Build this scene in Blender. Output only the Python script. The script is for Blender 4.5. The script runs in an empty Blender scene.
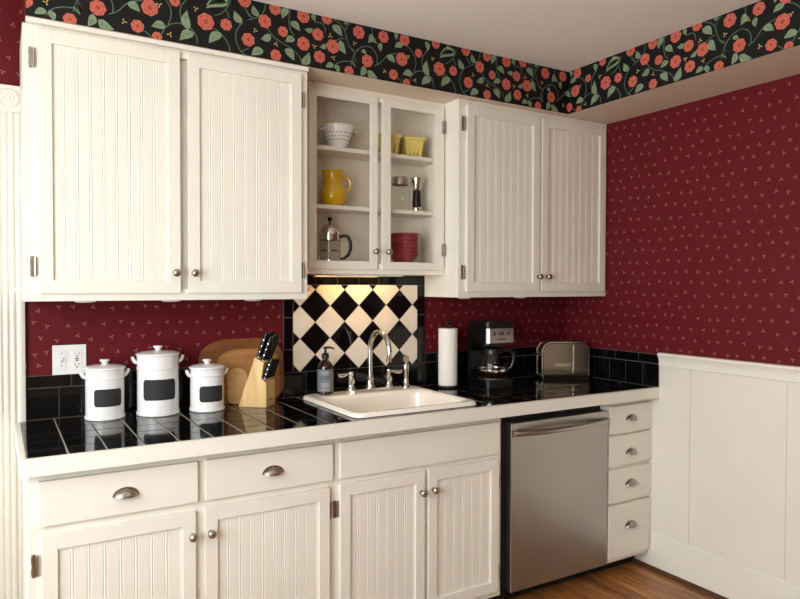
import bpy, bmesh, math, random
from mathutils import Vector, Matrix
random.seed(7)
PI = math.pi
scene = bpy.context.scene
C = scene.collection
M = {}

# ------------------------------------------------------------ materials
def new_mat(name):
    m = bpy.data.materials.new(name); m.use_nodes = True
    nt = m.node_tree; b = nt.nodes['Principled BSDF']
    return m, nt, b
def srgb(r, g, b):
    f = lambda c: (c/255/12.92) if c/255 <= .04045 else ((c/255+.055)/1.055)**2.4
    return (f(r), f(g), f(b), 1)
def N(nt, t, **k):
    n = nt.nodes.new(t)
    for a, v in k.items(): setattr(n, a, v)
    return n
def simple(name, col, rough=.5, metal=0, noise=0, nscale=8, spec=.5, bump=0, bscale=60, coat=0, trans=0, ior=1.45, emit=None, estr=0):
    m, nt, b = new_mat(name)
    b.inputs['Base Color'].default_value = col
    b.inputs['Roughness'].default_value = rough
    b.inputs['Metallic'].default_value = metal
    b.inputs['Specular IOR Level'].default_value = spec
    b.inputs['Coat Weight'].default_value = coat
    b.inputs['Transmission Weight'].default_value = trans
    b.inputs['IOR'].default_value = ior
    if emit: b.inputs['Emission Color'].default_value = emit; b.inputs['Emission Strength'].default_value = estr
    tc = N(nt, 'ShaderNodeTexCoord')
    nz = N(nt, 'ShaderNodeTexNoise'); nz.inputs['Scale'].default_value = nscale; nz.inputs['Detail'].default_value = 4
    nt.links.new(tc.outputs['Object'], nz.inputs['Vector'])
    mx = N(nt, 'ShaderNodeMix', data_type='RGBA'); mx.blend_type = 'MULTIPLY'
    mx.inputs['A'].default_value = col
    rp = N(nt, 'ShaderNodeValToRGB'); rp.color_ramp.elements[0].position = .3; rp.color_ramp.elements[1].position = .7
    d = 1-noise; rp.color_ramp.elements[0].color = (d, d, d, 1); rp.color_ramp.elements[1].color = (1, 1, 1, 1)
    nt.links.new(nz.outputs['Fac'], rp.inputs['Fac']); nt.links.new(rp.outputs['Color'], mx.inputs['B'])
    mx.inputs['Factor'].default_value = 1
    nt.links.new(mx.outputs['Result'], b.inputs['Base Color'])
    if bump:
        n2 = N(nt, 'ShaderNodeTexNoise'); n2.inputs['Scale'].default_value = bscale
        bp = N(nt, 'ShaderNodeBump'); bp.inputs['Strength'].default_value = bump; bp.inputs['Distance'].default_value = .002
        nt.links.new(tc.outputs['Object'], n2.inputs['Vector'])
        nt.links.new(n2.outputs['Fac'], bp.inputs['Height']); nt.links.new(bp.outputs['Normal'], b.inputs['Normal'])
    return m

def wallpaper(name, axis):
    m, nt, b = new_mat(name)
    L = nt.links.new
    def math_(op, a, c=None, d=None):
        n = N(nt, 'ShaderNodeMath', operation=op)
        for i, v in enumerate((a, c, d)):
            if v is None: continue
            if isinstance(v, (int, float)): n.inputs[i].default_value = v
            else: L(v, n.inputs[i])
        return n.outputs[0]
    g = N(nt, 'ShaderNodeNewGeometry'); s = N(nt, 'ShaderNodeSeparateXYZ'); L(g.outputs['Position'], s.inputs[0])
    U = s.outputs['X'] if axis == 'x' else s.outputs['Y']; V = s.outputs['Z']
    S = .060
    u = math_('DIVIDE', U, S); v = math_('DIVIDE', V, S*.9)
    row = math_('FLOOR', v)
    sh = math_('MULTIPLY', math_('FLOORED_MODULO', row, 2.0), .5)
    u2 = math_('ADD', u, sh); col = math_('FLOOR', u2)
    cb = N(nt, 'ShaderNodeCombineXYZ'); L(col, cb.inputs[0]); L(row, cb.inputs[1])
    wn = N(nt, 'ShaderNodeTexWhiteNoise', noise_dimensions='3D'); L(cb.outputs[0], wn.inputs['Vector'])
    sc = N(nt, 'ShaderNodeSeparateColor'); L(wn.outputs['Color'], sc.inputs[0])
    lx = math_('MULTIPLY', math_('SUBTRACT', math_('SUBTRACT', math_('FRACT', u2), .5), math_('MULTIPLY', math_('SUBTRACT', sc.outputs[0], .5), .36)), S)
    ly = math_('MULTIPLY', math_('SUBTRACT', math_('SUBTRACT', math_('FRACT', v), .5), math_('MULTIPLY', math_('SUBTRACT', sc.outputs[1], .5), .36)), S*.9)
    ang = math_('ADD', math_('ARCTAN2', ly, lx), math_('MULTIPLY', sc.outputs[2], 6.283))
    T = 2*PI/3
    fa = math_('SUBTRACT', math_('FLOORED_MODULO', ang, T), T/2)
    r = math_('SQRT', math_('ADD', math_('MULTIPLY', lx, lx), math_('MULTIPLY', ly, ly)))
    xx = math_('MULTIPLY', r, math_('COSINE', fa)); yy = math_('ABSOLUTE', math_('MULTIPLY', r, math_('SINE', fa)))
    # petal: width grows then closes
    wdt = math_('MULTIPLY', math_('SINE', math_('MULTIPLY', math_('DIVIDE', xx, .0098), PI)), .0020)
    m1 = math_('LESS_THAN', yy, wdt); m2 = math_('LESS_THAN', xx, .0096); m3 = math_('GREATER_THAN', xx, .0008)
    mask = math_('MULTIPLY', m1, math_('MULTIPLY', m2, m3))
    nz = N(nt, 'ShaderNodeTexNoise'); nz.inputs['Scale'].default_value = 30; L(g.outputs['Position'], nz.inputs['Vector'])
    base = N(nt, 'ShaderNodeMix', data_type='RGBA')
    base.inputs['A'].default_value = srgb(92, 21, 27); base.inputs['B'].default_value = srgb(103, 26, 33)
    L(nz.outputs['Fac'], base.inputs['Factor'])
    mx = N(nt, 'ShaderNodeMix', data_type='RGBA'); L(mask, mx.inputs['Factor'])
    L(base.outputs['Result'], mx.inputs['A']); mx.inputs['B'].default_value = srgb(160, 112, 106)
    L(mx.outputs['Result'], b.inputs['Base Color'])
    b.inputs['Roughness'].default_value = .55
    b.inputs['Specular IOR Level'].default_value = .15
    return m

def wood(name, c1, c2, axis='X', scale=1., rough=.45, planks=None):
    m, nt, b = new_mat(name); L = nt.links.new
    tc = N(nt, 'ShaderNodeTexCoord'); mp = N(nt, 'ShaderNodeMapping')
    sc = {'X': (1.2, 14, 14), 'Y': (14, 1.2, 14), 'Z': (14, 14, 1.2)}[axis]
    mp.inputs['Scale'].default_value = [q*scale for q in sc]
    L(tc.outputs['Object'], mp.inputs[0])
    nz = N(nt, 'ShaderNodeTexNoise'); nz.inputs['Scale'].default_value = 2.2; nz.inputs['Detail'].default_value = 6; nz.inputs['Distortion'].default_value = .6
    L(mp.outputs[0], nz.inputs['Vector'])
    rp = N(nt, 'ShaderNodeValToRGB'); rp.color_ramp.elements[0].position = .3; rp.color_ramp.elements[1].position = .72
    rp.color_ramp.elements[0].color = c1; rp.color_ramp.elements[1].color = c2
    L(nz.outputs['Fac'], rp.inputs['Fac'])
    out = rp.outputs['Color']
    if planks:
        br = N(nt, 'ShaderNodeTexBrick'); br.offset = .37
        m2 = N(nt, 'ShaderNodeMapping'); L(tc.outputs['Object'], m2.inputs[0]); m2.inputs['Rotation'].default_value = (0, 0, PI/2 if planks == 'Y' else 0)
        L(m2.outputs[0], br.inputs['Vector'])
        br.inputs['Scale'].default_value = 1; br.inputs['Brick Width'].default_value = .9; br.inputs['Row Height'].default_value = .058
        br.inputs['Mortar Size'].default_value = .0012; br.inputs['Color1'].default_value = (.75, .72, .7, 1); br.inputs['Color2'].default_value = (1.1, 1.1, 1.1, 1)
        br.inputs['Mortar'].default_value = (.25, .2, .18, 1)
        mx = N(nt, 'ShaderNodeMix', data_type='RGBA'); mx.blend_type = 'MULTIPLY'; mx.inputs['Factor'].default_value = 1
        L(out, mx.inputs['A']); L(br.outputs['Color'], mx.inputs['B']); out = mx.outputs['Result']
    L(out, b.inputs['Base Color']); b.inputs['Roughness'].default_value = rough
    return m

PAINT = simple('cream_paint', srgb(235, 231, 218), .42, noise=.05, nscale=5, bump=.12, bscale=35)
PAINT_IN = simple('cupboard_inside_paint', srgb(244, 237, 222), .55, noise=.05, nscale=6)
TRIM = simple('trim_paint', srgb(235, 231, 219), .4, noise=.04, nscale=4, bump=.08, bscale=30)
PANELW = simple('wainscot_paint', srgb(232, 227, 215), .42, noise=.05, nscale=3, bump=.08, bscale=20)
CEIL = simple('ceiling_paint', srgb(240, 235, 226), .85, noise=.03, nscale=2)
SOFF = simple('soffit_paint', srgb(222, 205, 184), .7, noise=.03, nscale=2)
PLAIN = simple('plain_wall_paint', srgb(192, 178, 156), .8, noise=.04, nscale=2)
REDX = wallpaper('sprig_wallpaper_back', 'x'); REDY = wallpaper('sprig_wallpaper_right', 'y')
FLOOR = wood('oak_floor_wood', srgb(112, 66, 34), srgb(188, 128, 72), 'Y', 1.4, .35, planks='Y')
SHOE = wood('shoe_moulding_wood', srgb(70, 40, 22), srgb(112, 68, 38), 'Y')
BTILE = simple('black_glazed_tile', (.0035, .0035, .004, 1), .07, spec=.42, noise=.2, nscale=20, bump=.025, bscale=14)
WTILE = simple('cream_glazed_tile', srgb(244, 232, 212), .18, noise=.06, nscale=7)
GROUT = simple('grey_grout', srgb(176, 170, 160), .9, noise=.3, nscale=60)
GROUTD = simple('dark_wall_grout', srgb(98, 94, 90), .9, noise=.3, nscale=60)
GROUTW = simple('pale_grout', srgb(190, 172, 150), .9, noise=.2, nscale=60)
STEEL = simple('brushed_stainless', srgb(180, 176, 170), .3, 1, noise=.10, nscale=3)
def brushed(m, axis_scale):
    nt = m.node_tree; b = nt.nodes['Principled BSDF']; L = nt.links.new
    tc = N(nt, 'ShaderNodeTexCoord'); mp = N(nt, 'ShaderNodeMapping'); mp.inputs['Scale'].default_value = axis_scale
    nz = N(nt, 'ShaderNodeTexNoise'); nz.inputs['Scale'].default_value = 1; nz.inputs['Detail'].default_value = 3
    L(tc.outputs['Object'], mp.inputs[0]); L(mp.outputs[0], nz.inputs['Vector'])
    bp = N(nt, 'ShaderNodeBump'); bp.inputs['Strength'].default_value = .15; bp.inputs['Distance'].default_value = .001
    L(nz.outputs['Fac'], bp.inputs['Height']); L(bp.outputs['Normal'], b.inputs['Normal'])
    mr = N(nt, 'ShaderNodeMapRange'); mr.inputs['To Min'].default_value = .24; mr.inputs['To Max'].default_value = .42
    L(nz.outputs['Fac'], mr.inputs['Value']); L(mr.outputs[0], b.inputs['Roughness'])
brushed(STEEL, (4, 4, 260))
CHROME = simple('polished_chrome', srgb(225, 222, 216), .09, 1, noise=.04, nscale=30)
NICKEL = simple('aged_nickel', srgb(180, 171, 158), .36, 1, noise=.25, nscale=90)
CERAM = simple('white_glazed_ceramic', srgb(242, 240, 238), .12, noise=.02, nscale=10, coat=.3)
CHALK = simple('black_chalk_label', srgb(44, 44, 46), .75, noise=.2, nscale=40)
SINKM = simple('white_enamel', srgb(250, 243, 230), .16, noise=.03, nscale=6, coat=.3)
BLACKP = simple('black_plastic', srgb(9, 9, 9), .33, noise=.15, nscale=30)
BLACKM = simple('matt_black_board', srgb(12, 11, 11), .6, noise=.15, nscale=30)
def glass(name, tint, rough=0, ior=1.45, alpha=None):
    m, nt, b = new_mat(name); L = nt.links.new
    nz = N(nt, 'ShaderNodeTexNoise'); nz.inputs['Scale'].default_value = 6
    mr = N(nt, 'ShaderNodeMapRange'); mr.inputs['To Min'].default_value = rough; mr.inputs['To Max'].default_value = rough+.02
    L(nz.outputs['Fac'], mr.inputs['Value'])
    if alpha is not None:           # thin pane: clear film with a fresnel sheen
        nt.nodes.remove(b); o = nt.nodes['Material Output']
        t = N(nt, 'ShaderNodeBsdfTransparent'); t.inputs['Color'].default_value = tint
        g = N(nt, 'ShaderNodeBsdfGlossy'); L(mr.outputs[0], g.inputs['Roughness'])
        f = N(nt, 'ShaderNodeFresnel'); f.inputs['IOR'].default_value = ior
        mx = N(nt, 'ShaderNodeMixShader'); gg = N(nt, 'ShaderNodeNewGeometry'); mm = N(nt, 'ShaderNodeMath', operation='SUBTRACT'); mm.inputs[0].default_value = 1; L(gg.outputs['Backfacing'], mm.inputs[1])
        m3 = N(nt, 'ShaderNodeMath', operation='MULTIPLY'); L(f.outputs[0], m3.inputs[0]); L(mm.outputs[0], m3.inputs[1]); L(m3.outputs[0], mx.inputs[0]); L(t.outputs[0], mx.inputs[1]); L(g.outputs[0], mx.inputs[2])
        L(mx.outputs[0], o.inputs['Surface'])
    else:
        b.inputs['Base Color'].default_value = tint; b.inputs['Transmission Weight'].default_value = 1
        b.inputs['IOR'].default_value = ior; L(mr.outputs[0], b.inputs['Roughness'])
    return m
PANE = glass('window_pane_glass', (.98, .975, .965, 1), 0, 1.42, alpha=1)
JAR = glass('clear_jar_glass', (.97, .975, .96, 1), 0, 1.4, alpha=1)
AMBER = simple('brown_bottle_glass', srgb(30, 16, 10), .08, noise=.1, nscale=10, coat=.5)
LABELG = simple('slate_grey_label', srgb(120, 122, 126), .6, noise=.08, nscale=50)
LABELT = simple('pale_label_ink', srgb(196, 196, 196), .6)
LABELD = simple('dark_label_ink', srgb(44, 44, 48), .6)
YELLOW = simple('mustard_glaze', srgb(226, 178, 26), .14, noise=.25, nscale=7, coat=.4)
PALEY = simple('pale_yellow_glaze', srgb(234, 212, 122), .3, noise=.08, nscale=9)
REDB = simple('brick_red_glaze', srgb(150, 46, 54), .22, noise=.15, nscale=14, coat=.3)
HOLE = simple('dark_hole', srgb(26, 22, 18), .8)
PAPER = simple('white_paper_towel', srgb(246, 242, 234), .95, noise=.03, nscale=40, bump=.4, bscale=220)
COFFEE = simple('dark_coffee', srgb(30, 12, 4), .1)
BAMBOO = wood('pale_block_wood', srgb(206, 164, 100), srgb(232, 198, 138), 'Z', 1.6, .4)
BOARD1 = wood('dark_board_wood', srgb(108, 64, 32), srgb(146, 92, 50), 'X', 1.3, .4)
BOARD2 = wood('mid_board_wood', srgb(160, 108, 60), srgb(190, 138, 84), 'X', 1.3, .4)
BOARD3 = wood('light_board_wood', srgb(208, 166, 108), srgb(228, 192, 136), 'X', 1.3, .4)
WPLAST = simple('white_plastic', srgb(240, 240, 236), .35, noise=.02)
GREYP = simple('grey_plastic_detail', srgb(90, 92, 92), .5)
GLOW = simple('warm_lamp_diffuser', srgb(255, 230, 190), .4, emit=(1, .60, .26, 1), estr=40)
B_BLACK = simple('border_black_paper', srgb(17, 16, 17), .55, noise=.1, nscale=30, spec=.3)
B_CORAL = simple('border_coral_petal', srgb(206, 112, 96), .6, noise=.18, nscale=90, spec=.2)
B_ROSE = simple('border_deep_petal', srgb(190, 84, 74), .6, noise=.2, nscale=90, spec=.2)
B_EYE = simple('border_flower_eye', srgb(170, 78, 48), .6, spec=.2)
B_LEAF = simple('border_leaf', srgb(136, 156, 124), .6, noise=.28, nscale=60, spec=.2)
B_LEAFD = simple('border_leaf_vein', srgb(92, 118, 84), .6, noise=.2, nscale=60, spec=.2)
B_VINE = simple('border_vine', srgb(98, 122, 100), .6, noise=.2, nscale=40, spec=.2)
B_SPRIG = simple('border_yellow_sprig', srgb(222, 186, 116), .6, spec=.2)

# ------------------------------------------------------------ mesh helpers
def thing(name, label, cat, loc=(0, 0, 0), rz=0, group=None):
    o = bpy.data.objects.new(name, None); C.objects.link(o); o.empty_display_size = .05
    o.location = loc; o.rotation_euler = (0, 0, rz)
    M[o] = Matrix.Translation(loc) @ Matrix.Rotation(rz, 4, 'Z')
    o['label'] = label; o['category'] = cat
    if group: o['group'] = group
    return o
def obj(name, bm, mats, parent=None, label=None, smooth=35, local=False):
    me = bpy.data.meshes.new(name)
    if parent is not None and not local: bm.transform(M[parent].inverted())
    bmesh.ops.recalc_face_normals(bm, faces=bm.faces)
    bm.to_mesh(me); bm.free()
    for m in (mats if isinstance(mats, (list, tuple)) else [mats]): me.materials.append(m)
    me.shade_smooth(); me.set_sharp_from_angle(angle=math.radians(smooth))
    o = bpy.data.objects.new(name, me); C.objects.link(o)
    wn = o.modifiers.new('weighted_normals', 'WEIGHTED_NORMAL'); wn.keep_sharp = True; wn.weight = 80
    if parent is not None: o.parent = parent; M[o] = M[parent]
    else: M[o] = Matrix.Identity(4)
    if label: o['label'] = label
    return o
def struct(name, bm, mats, label=None, **k):
    o = obj(name, bm, mats, **k); o['kind'] = 'structure'
    if label: o['label'] = label; o['category'] = name.split('_')[0]
    return o
def box(bm, x0, x1, y0, y1, z0, z1, bev=0, seg=2, mi=0, T=None):
    x0, x1 = sorted((x0, x1)); y0, y1 = sorted((y0, y1)); z0, z1 = sorted((z0, z1))
    v = [bm.verts.new(p) for p in ((x0,y0,z0),(x1,y0,z0),(x1,y1,z0),(x0,y1,z0),(x0,y0,z1),(x1,y0,z1),(x1,y1,z1),(x0,y1,z1))]
    fs = [bm.faces.new([v[i] for i in f]) for f in ((3,2,1,0),(4,5,6,7),(0,1,5,4),(1,2,6,5),(2,3,7,6),(3,0,4,7))]
    for f in fs: f.material_index = mi
    allv = list(v)
    if bev:
        es = list({e for f in fs for e in f.edges})
        r = bmesh.ops.bevel(bm, geom=es, offset=bev, segments=seg, affect='EDGES', profile=.6, clamp_overlap=True)
        for f in r['faces']: f.material_index = mi
        allv = list({w for f in r['faces'] for w in f.verts})
    if T is not None: bmesh.ops.transform(bm, matrix=T, verts=allv)
    return allv
def prism(bm, pts, lo, hi, plane='xz', mi=0, bev=0):
    """pts 2-D outline extruded along the remaining axis from lo to hi"""
    def P(a, b, c): return {'xz': (a, c, b), 'yz': (c, a, b), 'xy': (a, b, c)}[plane]
    A = [bm.verts.new(P(a, b, lo)) for a, b in pts]; B = [bm.verts.new(P(a, b, hi)) for a, b in pts]
    n = len(pts); fs = [bm.faces.new(A[::-1]), bm.faces.new(B)]
    for i in range(n): fs.append(bm.faces.new((A[i], A[(i+1) % n], B[(i+1) % n], B[i])))
    for f in fs: f.material_index = mi
    if bev:
        es = [e for e in fs[0].edges]+[e for e in fs[1].edges]
        bmesh.ops.bevel(bm, geom=es, offset=bev, segments=2, affect='EDGES', clamp_overlap=True)
    return A+B
def lathe(bm, prof, c=(0, 0, 0), seg=32, sx=1, sy=1, mi=0, axis='z'):
    rings = []
    def P(r, h, a):
        x, y, z = r*math.cos(a)*sx, r*math.sin(a)*sy, h
        if axis == 'y': x, y, z = x, -h, y      # axis points to -y
        if axis == 'x': x, y, z = h, y, x
        return (c[0]+x, c[1]+y, c[2]+z)
    for r, h in prof:
        if r < 1e-6: rings.append([bm.verts.new(P(0, h, 0))])
        else: rings.append([bm.verts.new(P(r, h, 2*PI*i/seg)) for i in range(seg)])
    for a, b in zip(rings, rings[1:]):
        for i in range(seg):
            j = (i+1) % seg
            if len(a) == 1 and len(b) == 1: continue
            if len(a) == 1: f = bm.faces.new((a[0], b[i], b[j]))
            elif len(b) == 1: f = bm.faces.new((a[i], a[j], b[0]))
            else: f = bm.faces.new((a[i], a[j], b[j], b[i]))
            f.material_index = mi
    return [v for r in rings for v in r]
def tube(bm, pts, rad, seg=12, mi=0, caps=True, closed=False):
    pts = [Vector(p) for p in pts]; n = len(pts)
    rads = rad if isinstance(rad, (list, tuple)) else [rad]*n
    up = Vector((0, 0, 1)); rings = []; prev = None
    for i, p in enumerate(pts):
        t = (pts[min(i+1, n-1)]-pts[max(i-1, 0)]).normalized()
        if prev is None:
            a = up if abs(t.z) < .9 else Vector((1, 0, 0)); u = t.cross(a).normalized()
        else:
            u = (prev - t*prev.dot(t)).normalized()
        prev = u; w = t.cross(u)
        rings.append([bm.verts.new(p+(u*math.cos(2*PI*k/seg)+w*math.sin(2*PI*k/seg))*rads[i]) for k in range(seg)])
    for a, b in zip(rings, rings[1:]):
        for k in range(seg):
            f = bm.faces.new((a[k], a[(k+1) % seg], b[(k+1) % seg], b[k])); f.material_index = mi
    if caps:
        for r in (rings[0][::-1], rings[-1]): f = bm.faces.new(r); f.material_index = mi
def rrect(x0, x1, z0, z1, r, n=6):
    out = []
    for cx, cz, a in ((x1-r, z1-r, 0), (x0+r, z1-r, PI/2), (x0+r, z0+r, PI), (x1-r, z0+r, 1.5*PI)):
        for i in range(n+1): t = a+PI/2*i/n; out.append((cx+r*math.cos(t), cz+r*math.sin(t)))
    return out
def BM(): return bmesh.new()
def clip(poly, x0, x1, z0, z1):
    def cut(p, ins, inter):
        o = []
        for i in range(len(p)):
            a, b = p[i-1], p[i]
            if ins(b):
                if not ins(a): o.append(inter(a, b))
                o.append(b)
            elif ins(a): o.append(inter(a, b))
        return o
    for ax, val, sg in ((0, x0, 1), (0, x1, -1), (1, z0, 1), (1, z1, -1)):
        if not poly: return poly
        def inter(a, b):
            t = (val-a[ax])/(b[ax]-a[ax]); return (a[0]+(b[0]-a[0])*t, a[1]+(b[1]-a[1])*t)
        poly = cut(poly, lambda q: (q[ax]-val)*sg >= -1e-9, inter)
    return poly

# ------------------------------------------------------------ room
CEILZ, SOFZ, SY, SX = 2.491, 2.280, -.34, -.331
XL, YF = -3.8, -5.2
b = BM(); box(b, XL-.1, .1, YF-.1, .1, -.06, 0); struct('floor', b, FLOOR, 'warm brown narrow board wooden floor below the cabinets')
scene.cycles.transparent_max_bounces = 24
b = BM(); box(b, XL-.1, .1, YF-.1, .1, CEILZ, CEILZ+.06); struct('ceiling', b, CEIL, 'plain off-white ceiling above the floral border')
b = BM(); box(b, -2.85, .1, 0, .1, 0, CEILZ); box(b, XL-.1, -3.70, 0, .1, 0, CEILZ); box(b, -3.70, -2.85, 0, .1, 2.08, CEILZ); box(b, -3.70, -2.85, 0, .1, 0, .02)
struct('wall_back', b, REDX, 'dark red sprigged wallpaper wall behind the counter')
b = BM(); box(b, 0, .1, YF, 0, 0, CEILZ); struct('wall_right', b, REDY, 'dark red sprigged wallpaper wall on the right above the white wainscot')
# left wall with a wide window opening
WY0, WY1, WZ0, WZ1 = -3.3, -1.0, .75, 2.15
b = BM()
box(b, XL-.1, XL, YF, WY0, 0, CEILZ); box(b, XL-.1, XL, WY1, 0, 0, CEILZ)
box(b, XL-.1, XL, WY0, WY1, 0, WZ0); box(b, XL-.1, XL, WY0, WY1, WZ1, CEILZ)
struct('wall_left', b, PLAIN, 'plain beige wall with a wide window left of the camera')
FX0, FX1 = -3.6, -1.8
b = BM(); box(b, XL-.1, .1, YF-.1, YF, 0, CEILZ)
struct('wall_front', b, PLAIN, 'plain beige wall behind the camera')
def window(name, axis, a0, a1, z0, z1, pos, t, label):
    b = BM(); w = .05
    def B(bm, u0, u1, za, zb, d0, d1, bev=0):
        if axis == 'y': box(bm, pos+d0, pos+d1, u0, u1, za, zb, bev)
        else: box(bm, u0, u1, pos+d0, pos+d1, za, zb, bev)
    for s in ((a0, a0+w), (a1-w, a1)): B(b, s[0], s[1], z0, z1, *t)
    B(b, a0+w, a1-w, z0, z0+w, *t); B(b, a0+w, a1-w, z1-w, z1, *t)
    m = (z0+z1)/2; B(b, a0+w, a1-w, m-.02, m+.02, *t)
    n = 3 if a1-a0 > 1.3 else 2
    for i in range(1, n): u = a0+(a1-a0)*i/n; B(b, u-.02, u+.02, z0+w, z1-w, t[0]+.005, t[1]-.005)
    o = struct(name, b, TRIM, label)
    g = BM(); c = (t[0]+t[1])/2; B(g, a0+w*.6, a1-w*.6, z0+w*.6, z1-w*.6, c-.002, c+.002)
    obj('window_pane', g, PANE, o)
window('window_1', 'x', -3.70, -2.85, .02, 2.08, 0, (.03, .08), 'tall white framed window left of the kitchen counter')
window('window_2', 'y', WY0, WY1, WZ0, WZ1, XL, (-.08, -.03), 'wide white framed window in the left wall')

DARKW = wood('added_door_dark_wood', srgb(44, 26, 16), srgb(70, 42, 26), 'Z', 1.2, .5)  # wood of the two doors added out of view for dark reflections
b = BM(); box(b, -.03, -.001, -3.15, -2.15, .002, 2.03, .003)  # unseen door, added to darken what the tiles and sink area reflect
for ya, yb2 in ((-3.05, -2.70), (-2.60, -2.25)):
    for za, zb in ((.18, .85), (1.0, 1.88)): box(b, -.036, -.029, ya, yb2, za, zb, .004)
dr = struct('door_added_1', b, DARKW, 'unseen dark brown panelled door added in the right wall to darken reflections')
b = BM(); lathe(b, [(0, -.07), (.02, -.065), (.026, -.05), (.02, -.04), (.008, -.036), (.008, -.030)], (-.0, -3.09, 1.0), 20, axis='x'); obj('added_door_knob', b, NICKEL, dr)
b = BM()
for ya, yb2 in ((-3.25, -3.155), (-2.145, -2.05)): box(b, -.022, -.001, ya, yb2, .002, 2.14, .004)
box(b, -.024, -.001, -3.25, -2.05, 2.04, 2.14, .004); obj('added_door_casing', b, TRIM, dr)

b = BM(); box(b, -1.20, -.40, YF+.001, YF+.03, .002, 2.03, .003)  # unseen door, added so the toaster side mirrors something dark
for xa, xb in ((-1.11, -.83), (-.77, -.49)):
    for za, zb in ((.18, .85), (1.0, 1.88)): box(b, xa, xb, YF+.029, YF+.036, za, zb, .004)
struct('door_added_2', b, DARKW, 'unseen dark brown panelled door added behind the camera for dark reflections')

# fluted casing beside the counter with a rosette corner block

b = BM()
cx0, cx1 = -2.813, -2.7205
pts = []; nfl = 3; w = cx1-cx0
pts = [(cx0, 0.002), (cx0, -.018), (cx0+.008, -.022), (cx0+.014, -.022)]
for i in range(nfl):
    a = cx0+.015+i*(w-.03)/nfl; e = cx0+.015+(i+1)*(w-.03)/nfl
    for k in range(0, 9):
        t = k/8; pts.append((a+.002+(e-a-.004)*t, -.022+.007*math.sin(PI*t)))
pts += [(cx1-.014, -.022), (cx1-.008, -.022), (cx1, -.018), (cx1, .002)]
pts = [(x, min(y, 0)) for x, y in pts]
prism(b, pts, 0.001, 2.035, 'xy')
casing = struct('trim_1', b, TRIM, 'white fluted window casing with a rosette block at far left')
b = BM(); box(b, cx0-.004, cx1+.001, -.028, 0, 2.035, 2.13, .002)
rc = (-2.767, -.028, 2.083)
lathe(b, [(.034, -.001), (.034, .004), (.031, .006), (.027, .002), (.021, .001), (.018, .005), (.014, .006), (.010, .003), (.006, .006), (0, .009)], rc, 28, axis='y')
obj('rosette_block', b, TRIM, casing)

# soffit with wallpaper border
b = BM()
prism(b, [(-2.72, 0), (-2.72, SY), (SX, SY), (SX, YF), (0, YF), (0, 0)], SOFZ, CEILZ, 'xy')
soffit = struct('trim_2', b, SOFF, 'dropped soffit above the cabinets and along the right wall with a floral paper border')
b = BM(); box(b, -2.7208, -2.7201, SY, -.001, SOFZ, CEILZ-.001); obj('wallpaper_end', b, REDY, soffit, 'red sprigged wallpaper end')

# ---- border artwork, in unrolled metres (u along back soffit x, then round the corner), h up
f_ = 671.96
CAMP = Vector((-2.8058, -2.8249, 1.4146)); YAW, PITCH, ROLL = .5397, -.0206, .0022
fw = Vector((math.sin(YAW)*math.cos(PITCH), math.cos(YAW)*math.cos(PITCH), math.sin(PITCH)))
rt = Vector((math.cos(YAW), -math.sin(YAW), 0)); up = rt.cross(fw)
rt2 = math.cos(ROLL)*rt+math.sin(ROLL)*up; up2 = -math.sin(ROLL)*rt+math.cos(ROLL)*up
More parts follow.
